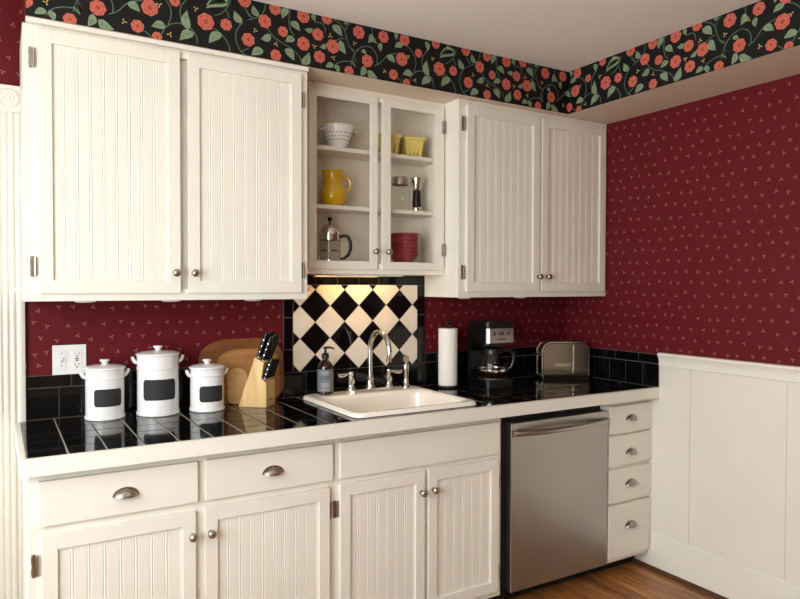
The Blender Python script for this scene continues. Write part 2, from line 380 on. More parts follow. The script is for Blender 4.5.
# motif tables measured once on the paper: (u, h) in cm from the left end of one repeat
MOTIF = {'flower': [(-2.146, 2.375, 0.0321), (-2.071, 2.379, 0.0227), (-2.001, 2.483, 0.026), (-1.922, 2.421, 0.0265), (-1.987, 2.34, 0.0263), (-1.881, 2.477, 0.0242), (-1.849, 2.397, 0.0214), (-1.878, 2.301, 0.0227), (-1.764, 2.473, 0.0278), (-1.764, 2.366, 0.028), (-1.702, 2.414, 0.0252), (-1.695, 2.327, 0.0255), (-1.663, 2.485, 0.0242), (-1.637, 2.379, 0.0291), (-1.564, 2.292, 0.0217), (-1.519, 2.458, 0.0281), (-1.479, 2.348, 0.0273), (-1.402, 2.462, 0.0258), (-1.298, 2.469, 0.0263), (-1.227, 2.425, 0.0194), (-1.312, 2.384, 0.0298), (-1.353, 2.312, 0.023), (-1.288, 2.288, 0.0179), (-1.137, 2.481, 0.0222)], 'leaf': [((-2.088, 2.343), (-2.135, 2.299)), ((-2.012, 2.397), (-2.04, 2.438)), ((-2.062, 2.469), (-2.145, 2.435)), ((-1.948, 2.435), (-1.969, 2.473)), ((-1.928, 2.311), (-1.975, 2.283)), ((-1.898, 2.374), (-1.94, 2.352)), ((-1.828, 2.489), (-1.852, 2.446)), ((-1.818, 2.441), (-1.778, 2.412)), ((-1.8, 2.378), (-1.84, 2.359)), ((-1.84, 2.333), (-1.803, 2.293)), ((-1.768, 2.285), (-1.74, 2.337)), ((-1.724, 2.428), (-1.759, 2.424)), ((-1.72, 2.494), (-1.714, 2.462)), ((-1.639, 2.463), (-1.595, 2.426)), ((-1.605, 2.409), (-1.578, 2.359)), ((-1.665, 2.38), (-1.695, 2.365)), ((-1.632, 2.305), (-1.668, 2.29)), ((-1.625, 2.309), (-1.612, 2.275)), ((-1.537, 2.351), (-1.533, 2.318)), ((-1.457, 2.464), (-1.475, 2.423)), ((-1.414, 2.434), (-1.414, 2.397)), ((-1.507, 2.386), (-1.482, 2.375)), ((-1.538, 2.35), (-1.534, 2.314)), ((-1.493, 2.324), (-1.511, 2.281)), ((-1.478, 2.308), (-1.428, 2.285)), ((-1.345, 2.492), (-1.341, 2.461)), ((-1.307, 2.445), (-1.348, 2.428)), ((-1.385, 2.386), (-1.344, 2.362)), ((-1.258, 2.331), (-1.307, 2.32)), ((-1.188, 2.483), (-1.18, 2.442)), ((-1.035, 2.458), (-1.117, 2.424)), ((-1.18, 2.334), (-1.184, 2.402)), ((-1.16, 2.327), (-1.211, 2.29)), ((-1.588, 2.485), (-1.568, 2.483))], 'vine': [[(-2.116, 2.357), (-2.094, 2.345), (-2.071, 2.324), (-2.059, 2.302), (-2.057, 2.28)], [(-2.113, 2.404), (-2.088, 2.417), (-2.071, 2.437), (-2.06, 2.456), (-2.054, 2.474)], [(-2.071, 2.432), (-2.063, 2.42), (-2.06, 2.406)], [(-2.0, 2.458), (-1.991, 2.44), (-1.98, 2.428)], [(-1.98, 2.417), (-2.003, 2.404), (-2.02, 2.387), (-2.033, 2.362), (-2.036, 2.339), (-2.029, 2.313), (-2.015, 2.29), (-1.992, 2.278)], [(-2.012, 2.291), (-1.986, 2.309)], [(-2.018, 2.393), (-2.001, 2.405), (-1.984, 2.416), (-1.954, 2.429), (-1.931, 2.447), (-1.922, 2.469), (-1.919, 2.486)], [(-1.998, 2.455), (-1.986, 2.438), (-1.975, 2.427)], [(-1.91, 2.397), (-1.895, 2.377), (-1.877, 2.364), (-1.849, 2.352), (-1.822, 2.342), (-1.8, 2.329), (-1.784, 2.317), (-1.775, 2.301), (-1.768, 2.285)], [(-1.818, 2.491), (-1.823, 2.466), (-1.825, 2.437), (-1.818, 2.41), (-1.803, 2.389)], [(-1.714, 2.46), (-1.694, 2.463), (-1.678, 2.458), (-1.67, 2.445), (-1.67, 2.427)], [(-1.629, 2.486), (-1.605, 2.478), (-1.588, 2.461), (-1.579, 2.441), (-1.573, 2.421), (-1.564, 2.395), (-1.544, 2.375)], [(-1.622, 2.405), (-1.605, 2.416), (-1.581, 2.421)], [(-1.558, 2.488), (-1.571, 2.476), (-1.581, 2.456)], [(-1.513, 2.396), (-1.53, 2.377), (-1.547, 2.347), (-1.554, 2.332), (-1.581, 2.33), (-1.608, 2.321), (-1.623, 2.309), (-1.632, 2.293)], [(-1.559, 2.392), (-1.548, 2.385), (-1.538, 2.378)], [(-1.553, 2.32), (-1.548, 2.348), (-1.538, 2.368), (-1.524, 2.388), (-1.503, 2.402), (-1.482, 2.409), (-1.464, 2.408), (-1.447, 2.398), (-1.436, 2.383), (-1.431, 2.362), (-1.432, 2.343)], [(-1.443, 2.335), (-1.421, 2.347), (-1.407, 2.36), (-1.392, 2.379), (-1.374, 2.393), (-1.337, 2.404)], [(-1.457, 2.488), (-1.455, 2.47), (-1.457, 2.454)], [(-1.288, 2.445), (-1.269, 2.435), (-1.254, 2.419), (-1.243, 2.402), (-1.239, 2.383), (-1.242, 2.36), (-1.25, 2.339)], [(-1.273, 2.3), (-1.262, 2.324), (-1.242, 2.342), (-1.219, 2.35), (-1.196, 2.35), (-1.176, 2.344), (-1.16, 2.331), (-1.15, 2.313), (-1.148, 2.29)], [(-1.177, 2.449), (-1.192, 2.433), (-1.204, 2.415), (-1.209, 2.394), (-1.206, 2.372), (-1.192, 2.35)], [(-1.329, 2.3), (-1.318, 2.293), (-1.307, 2.282)]], 'sprig': [(-1.96, 2.379), (-1.877, 2.344), (-1.717, 2.364), (-1.649, 2.419), (-1.634, 2.333), (-1.539, 2.409), (-1.443, 2.435), (-1.281, 2.401), (-1.397, 2.319), (-1.245, 2.304), (-1.153, 2.414), (-1.071, 2.478)]}
PER = 1.0285; U0 = -2.7
def emit_border(bm, side):
    """lay the motifs out on one side of the soffit"""
    if side == 'back': r0, r1 = -2.72, SX
    else: r0, r1 = SX, SX+4.86
    def put(poly, lay, mi, sh):
        p = clip([(u+sh, h) for u, h in poly], r0, r1, SOFZ+.0005, CEILZ-.0005)
        if len(p) < 3: return
        d = .0010+.0004*lay
        V = []
        for u, h in p:
            V.append(bm.verts.new((u, SY-d, h)) if side == 'back' else bm.verts.new((SX-d, SY-(u-SX), h)))
        try: f = bm.faces.new(V)
        except ValueError: return
        f.material_index = mi
        want = Vector((0, -1, 0)) if side == 'back' else Vector((-1, 0, 0))
        f.normal_update()
        if f.normal.dot(want) < 0: f.normal_flip()
    def fan(c, R, n, wob, ph, st=1.):
        out = []
        for k in range(n): a = 2*PI*k/n; rr = R*(1+wob*math.cos(7*a+ph)); out.append((c[0]+rr*math.cos(a), c[1]+st*rr*math.sin(a)))
        return out
    for rep in range(-1, 6):
        sh = rep*PER
        for pl in MOTIF['vine']:
            w = .0017
            for a, c in zip(pl, pl[1:]):
                dx, dh = c[0]-a[0], c[1]-a[1]; l = math.hypot(dx, dh) or 1; nx, nh = -dh/l*w, dx/l*w; ex, eh = dx/l*.001, dh/l*.001
                put([(a[0]+nx-ex, a[1]+nh-eh), (a[0]-nx-ex, a[1]-nh-eh), (c[0]-nx+ex, c[1]-nh+eh), (c[0]+nx+ex, c[1]+nh+eh)], 0, 5, sh)
        for i, (a, c) in enumerate(MOTIF['leaf']):
            dx, dh = c[0]-a[0], c[1]-a[1]; l = math.hypot(dx, dh); tx, th = dx/l, dh/l; nx, nh = -th, tx
            W = max(.0095, min(l*.31, .0175)); bend = l*.12*(1 if i % 2 else -1)
            L_, R_, MID = [], [], []
            for k in range(11):
                t = k/10; ww = W*math.sin(PI*t**.75)*(1-.15*t); bb = bend*math.sin(PI*t)
                p = (a[0]+tx*l*t+nx*bb, a[1]+th*l*t+nh*bb); MID.append(p)
                L_.append((p[0]+nx*ww, p[1]+nh*ww)); R_.append((p[0]-nx*ww, p[1]-nh*ww))
            for k in range(10):
                q = [L_[k], R_[k], R_[k+1], L_[k+1]]
                if k == 0: q = [MID[0], R_[1], L_[1]]
                if k == 9: q = [L_[9], R_[9], MID[10]]
                put(q, 1, 3, sh)
                if 0 < k < 8:
                    m0, m1 = MID[k], MID[k+1]; e = .0009
                    put([(m0[0]+nx*e, m0[1]+nh*e), (m0[0]-nx*e, m0[1]-nh*e), (m1[0]-nx*e, m1[1]-nh*e), (m1[0]+nx*e, m1[1]+nh*e)], 2, 4, sh)
        for i, (u, h, R) in enumerate(MOTIF['flower']):
            R *= .93
            put(fan((u, h), R, 42, .05, i*.8), 2, 0, sh)
            put(fan((u, h), R*.78, 42, .09, i*.8+2), 3, 1, sh)
            put(fan((u, h), R*.64, 28, .04, i*.8), 4, 0, sh)
            put(fan((u, h), R*.34, 16, .1, i), 5, 2, sh)
        for i, (u, h) in enumerate(MOTIF['sprig']):
            for k in range(3):
                a = i*1.3+k*2.0; l = .011; w = .0022
                tx, th = math.cos(a), math.sin(a)
                put([(u, h), (u+tx*l*.6-th*w, h+th*l*.6+tx*w), (u+tx*l, h+th*l), (u+tx*l*.6+th*w, h+th*l*.6-tx*w)], 2, 6, sh)

for side, nm in (('back', 0), ('right', 1)):
    b = BM()
    if side == 'back': box(b, -2.72, SX, SY-.0006, SY, SOFZ, CEILZ, mi=7)
    else: box(b, SX-.0006, SX, YF, SY, SOFZ, CEILZ, mi=7)
    emit_border(b, side)
    obj('wallpaper_border', b, [B_CORAL, B_ROSE, B_EYE, B_LEAF, B_LEAFD, B_VINE, B_SPRIG, B_BLACK], soffit, 'black paper border with coral flowers, green leaves and vines')

# wainscot and baseboard on the right wall
b = BM()
WT = .005
ys = [-.643, -.818, -1.271, -1.725, -2.045]
for a, c in zip(ys, ys[1:]): box(b, -WT, 0, c+.0022, a-(.0022 if a < -.65 else 0), .19, 1.03)
box(b, -.0008, 0, -2.045, -.643, .19, 1.03); box(b, -.0012, 0, -.643, -.50, .19, .860)
ws = struct('trim_3', b, PANELW, 'white vertical board wainscot with a chair rail on the right wall')
b = BM()
prism(b, [(0, 1.02), (-.009, 1.02), (-.012, 1.026), (-.009, 1.034), (-.009, 1.05), (-.013, 1.058), (-.016, 1.068), (-.020, 1.070), (-.023, 1.076), (-.020, 1.086), (0, 1.088)], -2.045, -.643, 'xz')
obj('chair_rail', b, TRIM, ws)
b = BM(); prism(b, [(0, 0), (-.010, 0), (-.010, .180), (-.007, .187), (0, .19)], -2.045, -.605, 'xz')
box(b, -.0012, 0, -.605, -.50, 0, .19)
bb = struct('baseboard_right', b, TRIM, 'tall flat white baseboard along the right wall')
b = BM(); prism(b, [(-.0105, .0), (-.026, .0), (-.026, .006), (-.020, .014), (-.0105, .018)], -2.045, -.50, 'xz')
obj('shoe_moulding', b, SHOE, bb, 'dark brown shoe moulding')

# ------------------------------------------------------------ hardware
def knob(x, y, z, parent, r=.0135):
    b = BM(); lathe(b, [(0, 0), (.009, 0), (.009, .002), (.005, .004), (.0045, .013), (.008, .017), (r, .021), (r+.0006, .025), (r-.002, .030), (.006, .033), (0, .0335)], (x, y, z), 20, axis='y')
    obj('knob', b, NICKEL, parent, 'round aged metal knob')
def hinge(x, y, z, parent, both=False, h=.034):
    b = BM()
    def leaf(xa, xb):
        cx, w = (xa+xb)/2, abs(xb-xa)/2
        pts = [(cx+w*s, z+t) for s, t in ((-.6, -h), (.6, -h), (1, -h*.72), (1, -h*.3), (.7, 0), (1, h*.3), (1, h*.72), (.6, h), (-.6, h), (-1, h*.72), (-1, h*.3), (-.7, 0), (-1, -h*.3), (-1, -h*.72))]
        prism(b, pts, y-.003, y, 'xz')
        for t in (-.6, .6): lathe(b, [(0, .0045), (.003, .004), (.0035, .003)], (cx, y, z+h*t), 8, axis='y')
    leaf(x-.016, x-.004)
    if both: leaf(x+.004, x+.016)
    tube(b, [(x, y-.004, z-h*.8), (x, y-.004, z+h*.8)], .0042, 8)
    for s in (-1, 1): lathe(b, [(0, s*.006), (.004, s*.003), (.0045, 0)], (x, y-.004, z+s*h*.8), 8)
    obj('hinge', b, NICKEL, parent, 'small aged metal hinge')
def cup_pull(x, y, z, parent, name='cup_pull'):
    b = BM(); a, hh, c = .035, .023, .024
    nu, nv = 20, 8
    G = [[b.verts.new((x-a*math.cos(PI*i/nu)*(math.cos(PI/2*j/nv)**.8 if j < nv else 0.0), y-c*(math.sin(PI*i/nu)**.8)*math.cos(PI/2*j/nv), z-.005*math.sin(PI*i/nu)*math.cos(PI/2*j/nv)+hh*math.sin(PI/2*j/nv)*(math.sin(PI*i/nu)**.35 if 0 < i < nu else 0))) for j in range(nv)] for i in range(nu+1)]
    for i in range(nu):
        for j in range(nv-1): b.faces.new((G[i][j], G[i+1][j], G[i+1][j+1], G[i][j+1]))
    b.faces.new([G[i][nv-1] for i in range(nu+1)])
    bmesh.ops.remove_doubles(b, verts=b.verts, dist=.0004)
    # flange round the dome
    pts = [(x-(a+.004)*math.cos(PI*i/16), z-.002+(hh+.005)*math.sin(PI*i/16)) for i in range(17)]
    pts = pts+[(x+a-.01, z-.003), (x-a+.01, z-.003)]
    prism(b, pts, y-.0022, y, 'xz')
    obj(name, b, NICKEL, parent, 'aged metal cup pull')

def beadboard(b, x0, x1, z0, z1, yf, pitch=.0435):
    """panel front: beads and v grooves running vertically, front at yf (towards -y)"""
    n = max(1, round((x1-x0)/pitch)); p = (x1-x0)/n; pts = []
    for i in range(n):
        a = x0+i*p
        pts += [(a, yf), (a+p-.0115, yf), (a+p-.0100, yf+.0009), (a+p-.0085, yf+.0005), (a+p-.0055, yf-.0006), (a+p-.0025, yf+.0005), (a+p-.0010, yf+.0009)]
    pts.append((x1, yf)); pts += [(x1, yf+.008), (x0, yf+.008)]
    prism(b, pts, z0, z1, 'xy')
def panel_door(x0, x1, z0, z1, yb, t, parent, panel=True, mat=None, sw=.042, rw=.045, name='door', label=None):
    """door slab with its back on yb; recessed beadboard"""
    b = BM(); yf = yb-t; mat = mat or PAINT
    box(b, x0, x0+sw, yf, yb, z0, z1, .0025); box(b, x1-sw, x1, yf, yb, z0, z1, .0025)
    box(b, x0+sw-.001, x1-sw+.001, yf+.0003, yb, z0, z0+rw, .002); box(b, x0+sw-.001, x1-sw+.001, yf+.0003, yb, z1-rw, z1, .002)
    o = obj(name, b, mat, parent, label)
    if panel:
        p = BM(); beadboard(p, x0+sw-.001, x1-sw+.001, z0+rw-.001, z1-rw+.001, yf+.0085)
        obj('beadboard_panel', p, mat, o, smooth=8)
    return o

# ------------------------------------------------------------ upper cabinets
UZ0, UZ1 = 1.360, SOFZ-.001
def carcass(x0, x1, y0, z0, z1, parent, frame=(), t=.016, back=True, name='cabinet_body', mat=None, bottom=True, yb=-.002, top=True):
    b = BM(); mat = mat or PAINT
    box(b, x0, x0+t, y0+.018, yb, z0, z1); box(b, x1-t, x1, y0+.018, yb, z0, z1)
    if bottom: box(b, x0+t, x1-t, y0+.018, yb, z0, z0+t)
    if top: box(b, x0+t, x1-t, y0+.018, yb, z1-t, z1)
    if back: box(b, x0+t, x1-t, yb-.006, yb, z0+t, z1-t)
    for (a, c, d, e) in frame: box(b, a, c, y0, y0+.019, d, e, .0012, 1)
    return obj(name, b, mat, parent)

def puck(x, y, z, parent, w=.035, l=.022):
    b = BM(); lathe(b, [(0, 0), (w*.95, 0), (w, -.002), (w*.9, -.005), (w*.6, -.007), (0, -.0075)], (x, y, z), 24, sy=.7)
    obj('under_cabinet_light', b, WPLAST, parent, 'small white light puck under the cabinet')

x0, x1 = -2.730, -1.738; yf = -.318
u1 = thing('upper_cabinet', 'white beadboard wall cabinet with two wide doors at the left end', 'cabinet', (x0, 0, UZ0))
T1 = 2.264
carcass(x0, x1, yf, UZ0, T1, u1, [(x0, -2.675, UZ0, T1), (x1-.04, x1, UZ0, T1), (-2.675, x1-.04, UZ0, 1.40), (-2.675, x1-.04, 2.235, T1)], yb=-.030)
b = BM(); box(b, -2.252, -2.193, yf+.014, yf+.032, 1.40, 2.235); obj('centre_stile', b, PAINT, u1)
b = BM(); box(b, -2.7205, x1, -.336, -.30, T1+.0003, SOFZ-.0005, .0015); obj('top_filler_strip', b, TRIM, u1)
d = panel_door(-2.688, -2.236, 1.386, 2.252, yf, .013, u1)
knob(-2.256, yf-.013, 1.459, d); hinge(-2.698, yf-.002, 2.155, d); hinge(-2.698, yf-.002, 1.475, d)
d = panel_door(-2.208, -1.767, 1.386, 2.252, yf, .013, u1)
knob(-2.189, yf-.013, 1.459, d); hinge(-1.756, yf-.002, 2.152, d); hinge(-1.756, yf-.002, 1.475, d)
for px in (-2.545, -2.255, -1.945): puck(px, -.26, UZ0, u1)

x0, x1 = -.976, -.001; yf = -.293
u3 = thing('upper_cabinet', 'white beadboard wall cabinet with two narrower doors against the right wall', 'cabinet', (x0, 0, UZ0))
carcass(x0, x1, yf, UZ0, UZ1, u3, [(x0, -.925, UZ0, UZ1), (-.035, x1, UZ0, UZ1), (-.925, -.035, UZ0, 1.40), (-.925, -.035, 2.235, UZ1), (-.505, -.455, 1.40, 2.235)])
d = panel_door(-.934, -.486, 1.386, 2.252, yf, .013, u3)
knob(-.497, yf-.013, 1.461, d); hinge(-.946, yf-.002, 2.165, d); hinge(-.946, yf-.002, 1.478, d)
d = panel_door(-.470, -.020, 1.386, 2.252, yf, .013, u3)
knob(-.438, yf-.013, 1.461, d); hinge(-.011, yf-.002, 2.10, d); hinge(-.011, yf-.002, 1.474, d)
for px in (-.91, -.565): puck(px, -.25, UZ0, u3)

# glass fronted cabinet
GZ0 = 1.4645; x0, x1 = -1.737, -.977; yf = -.178
u2 = thing('glass_door_cabinet', 'shallow white wall cabinet with two glass doors above the sink', 'cabinet', (x0, 0, GZ0))
carcass(x0, x1, yf, GZ0, UZ1, u2, [(x0, -1.655, GZ0, UZ1), (-1.03, x1, GZ0, UZ1), (-1.655, -1.03, GZ0, 1.515), (-1.655, -1.03, 2.235, UZ1)], mat=PAINT_IN, name='cabinet_body')
b = BM()
for zz in (1.87, 2.17, 1.64): box(b, x0+.017, x1-.017, -.0105, -.0085, zz, zz+.004)
obj('back_board_seam', b, PAINT_IN, u2)
for zt in (2.020, 1.766):
    b = BM(); box(b, x0+.017, x1-.017, -.157, -.0115, zt-.018, zt, .002); obj('shelf', b, PAINT, u2)
FL = GZ0+.052
b = BM(); box(b, x0+.017, x1-.017, -.157, -.0115, GZ0+.017, FL, .001); obj('cabinet_floor', b, PAINT, u2)
for (a, c, kx, hx) in ((-1.676, -1.345, -1.361, -1.684), (-1.321, -.985, -1.296, -.981)):
    d = panel_door(a, c, 1.486, 2.254, yf, .013, u2, panel=False, sw=.036 if a < -1.5 else .044, rw=.036, name='glass_door')
    g = BM(); box(g, a+.03, c-.03, yf-.008, yf-.005, 1.516, 2.224); obj('glass_pane', g, PANE, d)
    knob(kx, yf-.013, 1.566, d)
    if hx > -1.2:
        hinge(hx-.002, yf-.0135, 2.162, d, h=.03); hinge(hx-.002, yf-.0135, 1.584, d, h=.03)
b = BM(); box(b, -1.54, -1.19, -.16, -.10, GZ0-.008, GZ0, .003); box(b, -1.39, -1.34, -.166, -.16, GZ0-.010, GZ0-.002, .002)
sl = obj('under_cabinet_light', b, WPLAST, u2, 'slim white strip light under the cabinet')
b = BM(); box(b, -1.53, -1.20, -.0995, -.090, GZ0-.0075, GZ0-.0005, .001); obj('diffuser', b, GLOW, sl, 'warm glowing diffuser')

# ------------------------------------------------------------ items in the glass cabinet
def colander(x, y, z):
    t = thing('colander', 'small white footed colander with side handles on the top left shelf', 'colander', (x, y, z)); t.scale = (1.14, 1.14, 1.14)
    b = BM()
    lathe(b, [(0, .004), (.030, .004), (.030, 0), (.034, 0), (.033, .010), (.040, .020), (.053, .050), (.062, .086), (.066, .088), (.0665, .092), (.061, .092), (.051, .052), (.038, .024), (.028, .014), (0, .012)], (0, 0, 0), 40)
    obj('bowl', b, CERAM, t, local=True)
    for s in (-1, 1): b = BM(); tube(b, [(s*.060, -.014, .078), (s*.075, -.013, .074), (s*.084, 0, .072), (s*.075, .013, .074), (s*.060, .014, .078)], .0042, 8); obj('handle', b, CERAM, t, local=True)
    b = BM()
    for row, (h, r) in enumerate(((.034, .0462), (.047, .0518), (.060, .0558))):
        for k in range(24):
            a = 2*PI*(k+.5*(row % 2))/24; n = Vector((math.cos(a), math.sin(a), -.3)).normalized()
            T = Matrix.Translation((r*math.cos(a), r*math.sin(a), h)) @ n.to_track_quat('Z', 'Y').to_matrix().to_4x4()
            vs = lathe(b, [(0, .0010), (.0024, .0008), (.0026, -.001)], (0, 0, 0), 8)
            bmesh.ops.transform(b, matrix=T, verts=vs)
    obj('drain_hole', b, HOLE, t, local=True)['kind'] = 'stuff'
colander(-1.492, -.0885, 2.0205)
def pitcher(x, y, z):
    t = thing('pitcher', 'mustard yellow glazed pitcher on the middle left shelf', 'pitcher', (x, y, z), 0)
    b = BM()
    vs = lathe(b, [(0, 0), (.038, 0), (.045, .006), (.056, .026), (.060, .048), (.057, .072), (.048, .094), (.043, .108), (.043, .124), (.046, .144), (.051, .156), (.049, .159), (.043, .146), (.039, .122), (.040, .104), (0, .09)], (0, 0, 0), 36)
    for v in vs:
        if v.co.z > .125 and v.co.x < -.02 and abs(v.co.y) < .03: v.co.x -= (v.co.z-.125)*.35*(1-abs(v.co.y)/.03)
    obj('jug_body', b, YELLOW, t, local=True)
    b = BM(); tube(b, [(.040, -.004, .130), (.058, -.012, .134), (.074, -.018, .122), (.078, -.018, .102), (.072, -.014, .080), (.054, -.008, .064)], [.006, .007, .0075, .0075, .007, .006], 10)
    obj('handle', b, YELLOW, t, local=True)
pitcher(-1.515, -.088, 1.7665)
def press(x, y, z):
    t = thing('french_press', 'glass and steel coffee press with a black handle on the bottom left shelf', 'coffee press', (x, y, z))
    b = BM(); lathe(b, [(0, .006), (.040, .006), (.042, .012), (.042, .128)], (0, 0, 0), 32); obj('beaker', b, JAR, t, local=True)
    b = BM()
    lathe(b, [(0, 0), (.044, 0), (.045, .004), (.045, .012), (.043, .012), (.043, .004), (0, .004)], (0, 0, 0), 32)
    lathe(b, [(.0435, .100), (.0465, .100), (.0465, .122), (.0435, .122)], (0, 0, 0), 32)
    for k in range(4):
        a = PI/4+k*PI/2+.35; c, s = math.cos(a)*.0445, math.sin(a)*.0445
        tube(b, [(c, s, .006), (c, s, .108)], .0032, 8)
    obj('steel_frame', b, CHROME, t, local=True)
    b = BM(); lathe(b, [(.0, .118), (.046, .118), (.048, .126), (.047, .134), (.041, .152), (.026, .166), (.008, .172), (0, .172)], (0, 0, 0), 32); obj('lid', b, CHROME, t, local=True)
    b = BM(); lathe(b, [(.004, .166), (.004, .184), (.009, .187), (.011, .194), (.008, .202), (0, .204)], (0, 0, 0), 16); obj('plunger_knob', b, BLACKP, t, local=True)
    b = BM(); lathe(b, [(0, .050), (.039, .050), (.039, .058), (.004, .060), (.0025, .062), (.0025, .12), (0, .12)], (0, 0, 0), 24); obj('plunger', b, NICKEL, t, local=True)
    b = BM(); tube(b, [(.045, -.006, .112), (.062, -.014, .122), (.080, -.022, .116), (.090, -.026, .092), (.090, -.026, .062), (.080, -.022, .034), (.062, -.014, .018), (.046, -.006, .018)], [.006, .007, .008, .008, .008, .008, .007, .006], 10)
    obj('handle', b, BLACKP, t, local=True)
press(-1.532, -.088, FL+.0005)
def berry_basket(x, y, z, rz, label, w=.052):
    t = thing('berry_basket', label, 'basket', (x, y, z), rz, 'berry baskets on the top right shelf')
    b = BM(); H = .094; n = 4
    bot, top = w*.72, w
    def wallq(ax, s):
        # a tapered wall with three pointed slots at its foot, made as upright strips
        for k in range(n):
            for part in (0, 1):
                u0 = -1+2*k/n; u1 = -1+2*(k+1)/n
                if part == 0: a0, a1, za, zb = (u0+(0 if k == 0 else .13)), (u1-(0 if k == n-1 else .13)), 0, .048
                else: a0, a1, za, zb = u0, u1, .048, H
                def P(u, zz, off):
                    hw = bot+(top-bot)*zz/H; p = (u*hw, s*(hw-off)); return (p[0], p[1], zz) if ax == 'y' else (p[1], p[0], zz)
                A = [P(a0, za, 0), P(a1, za, 0), P(u1 if part == 0 else a1, zb, 0), P(u0 if part == 0 else a0, zb, 0)]
                Bq = [P(a0, za, .003), P(a1, za, .003), P(u1 if part == 0 else a1, zb, .003), P(u0 if part == 0 else a0, zb, .003)]
                va = [b.verts.new(p) for p in A]; vb = [b.verts.new(p) for p in Bq]
                b.faces.new(va); b.faces.new(vb[::-1])
                for i in range(4): b.faces.new((va[i], va[(i+1) % 4], vb[(i+1) % 4], vb[i]))
    for ax in 'xy':
        for s in (-1, 1): wallq(ax, s)
    box(b, -bot, bot, -bot, bot, .006, .010)
    r = top+.002
    for s in (-1, 1):
        box(b, -r, r, s*r-.003, s*r+.003, H-.014, H, .002); box(b, s*r-.003, s*r+.003, -r, r, H-.014, H, .002)
    obj('basket_shell', b, PALEY, t, local=True)
berry_basket(-1.102, -.084, 2.0205, -.25, 'pale yellow slotted berry basket on the top right shelf, the right one of two', .050)
berry_basket(-1.232, -.084, 2.0205, -.25, 'pale yellow slotted berry basket partly hidden by the door frame, the left one of two', .050)
t = thing('storage_jar', 'clear glass jar with a metal lid on the middle right shelf', 'jar', (-1.166, -.085, 1.7665))
b = BM(); lathe(b, [(0, 0), (.042, 0), (.048, .006), (.048, .095), (.042, .114), (.036, .122), (.036, .130)], (0, 0, 0), 32); obj('jar_body', b, JAR, t, local=True)
b = BM(); lathe(b, [(.037, .124), (.040, .124), (.041, .128), (.041, .155), (.038, .160), (0, .161)], (0, 0, 0), 32); obj('lid', b, NICKEL, t, local=True)
t = thing('pepper_mill', 'steel and black pepper mill beside the glass jar', 'pepper mill', (-1.072, -.085, 1.7665)); t.scale = (1.18, 1.18, 1.02)
b = BM(); lathe(b, [(0, 0), (.021, 0), (.022, .004), (.022, .018), (.017, .024), (.0165, .030)], (0, 0, 0), 24); obj('steel_foot', b, CHROME, t, local=True); b = BM()
lathe(b, [(.014, .100), (.016, .104), (.026, .150), (.027, .160), (.024, .164), (0, .166)], (0, 0, 0), 24); obj('steel_head', b, CHROME, t, local=True)
b = BM(); lathe(b, [(.0175, .024), (.0185, .032), (.0165, .070), (.0155, .104)], (0, 0, 0), 24); obj('grip', b, BLACKP, t, local=True)
NB = 6
where = ['bottom bowl', 'second bowl from the bottom', 'third bowl from the bottom', 'fourth bowl from the bottom', 'fifth bowl from the bottom', 'topmost bowl']
for i in range(NB):
    o = BM(); w = .062
    lathe(o, [(0, 0), (w*.60, 0), (w*.64, .005), (w*.92, .022), (w*1.16, .046), (w*1.20, .050), (w*1.16, .052), (w*.90, .026), (w*.6, .010), (0, .008)], (-1.146+(.0015 if i % 2 else -.001), -.087, FL+.0005+i*.0185), 36)
    ob = obj('bowl', o, REDB); ob['label'] = 'brick red bowl in the glass cabinet, '+where[i]+' of the stack'; ob['category'] = 'bowl'; ob['group'] = 'stacked red bowls'

# ------------------------------------------------------------ base cabinets
BY = -.582; DT = .019; CT = .862   # frame front, door thickness, underside of the counter
def kick(b, x0, x1): box(b, x0, x1, -.50, -.49, 0.001, .08)
def drawer_front(x0, x1, z0, z1, parent, name='drawer', pull=None, yb=BY):
    b = BM(); box(b, x0, x1, yb-DT, yb, z0, z1, .003)
    box(b, x0+.02, x1-.02, yb, yb+.42, z0+.012, z1-.02)
    o = obj(name, b, PAINT, parent)
    if pull: cup_pull(pull[0], yb-DT, pull[1], o)
    return o
x0, x1 = -2.736, -1.7435
c1 = thing('base_cabinet', 'white base cabinet with two drawers over two beadboard doors at the left', 'cabinet', (x0, 0, 0))
fr = [(x0, -2.690, .08, CT), (x1-.035, x1, .08, CT), (-2.690, x1-.035, .08, .12), (-2.690, x1-.035, .826, CT), (-2.690, x1-.035, .66, .712), (-2.262, -2.205, .12, .66), (-2.262, -2.205, .712, .826)]
cb = carcass(x0, x1, BY, .08, CT, c1, fr, back=False, top=False, yb=-.03)
b = BM(); kick(b, x0, x1); obj('toe_kick', b, BLACKM, c1)
drawer_front(-2.708, -2.246, .701, .8355, c1, pull=(-2.468, .760)); drawer_front(-2.220, -1.758, .701, .8355, c1, pull=(-1.988, .762))
d = panel_door(-2.700, -2.253, .102, .672, BY, DT, c1); knob(-2.266, BY-DT, .594, d); hinge(-2.712, BY-.002, .585, d); hinge(-2.712, BY-.002, .19, d)
d = panel_door(-2.222, -1.770, .102, .676, BY, DT, c1); knob(-2.206, BY-DT, .594, d); hinge(-1.760, BY-.002, .590, d); hinge(-1.760, BY-.002, .19, d)
x0, x1 = -1.7425, -.955
c2 = thing('base_cabinet', 'white sink base cabinet with a blank drawer front over two beadboard doors', 'cabinet', (x0, 0, 0))
fr = [(x0, -1.715, .08, CT), (-.992, x1, .08, CT), (-1.715, -.992, .08, .125), (-1.715, -.992, .826, CT), (-1.715, -.992, .66, .712), (-1.37, -1.32, .125, .66)]
carcass(x0, x1, BY, .08, CT, c2, fr, back=False, top=False)
b = BM(); kick(b, x0, x1); obj('toe_kick', b, BLACKM, c2)
b = BM(); box(b, -1.727, -.976, BY-DT, BY, .701, .8355, .003); obj('drawer_front', b, PAINT, c2, 'blank drawer front without a pull')
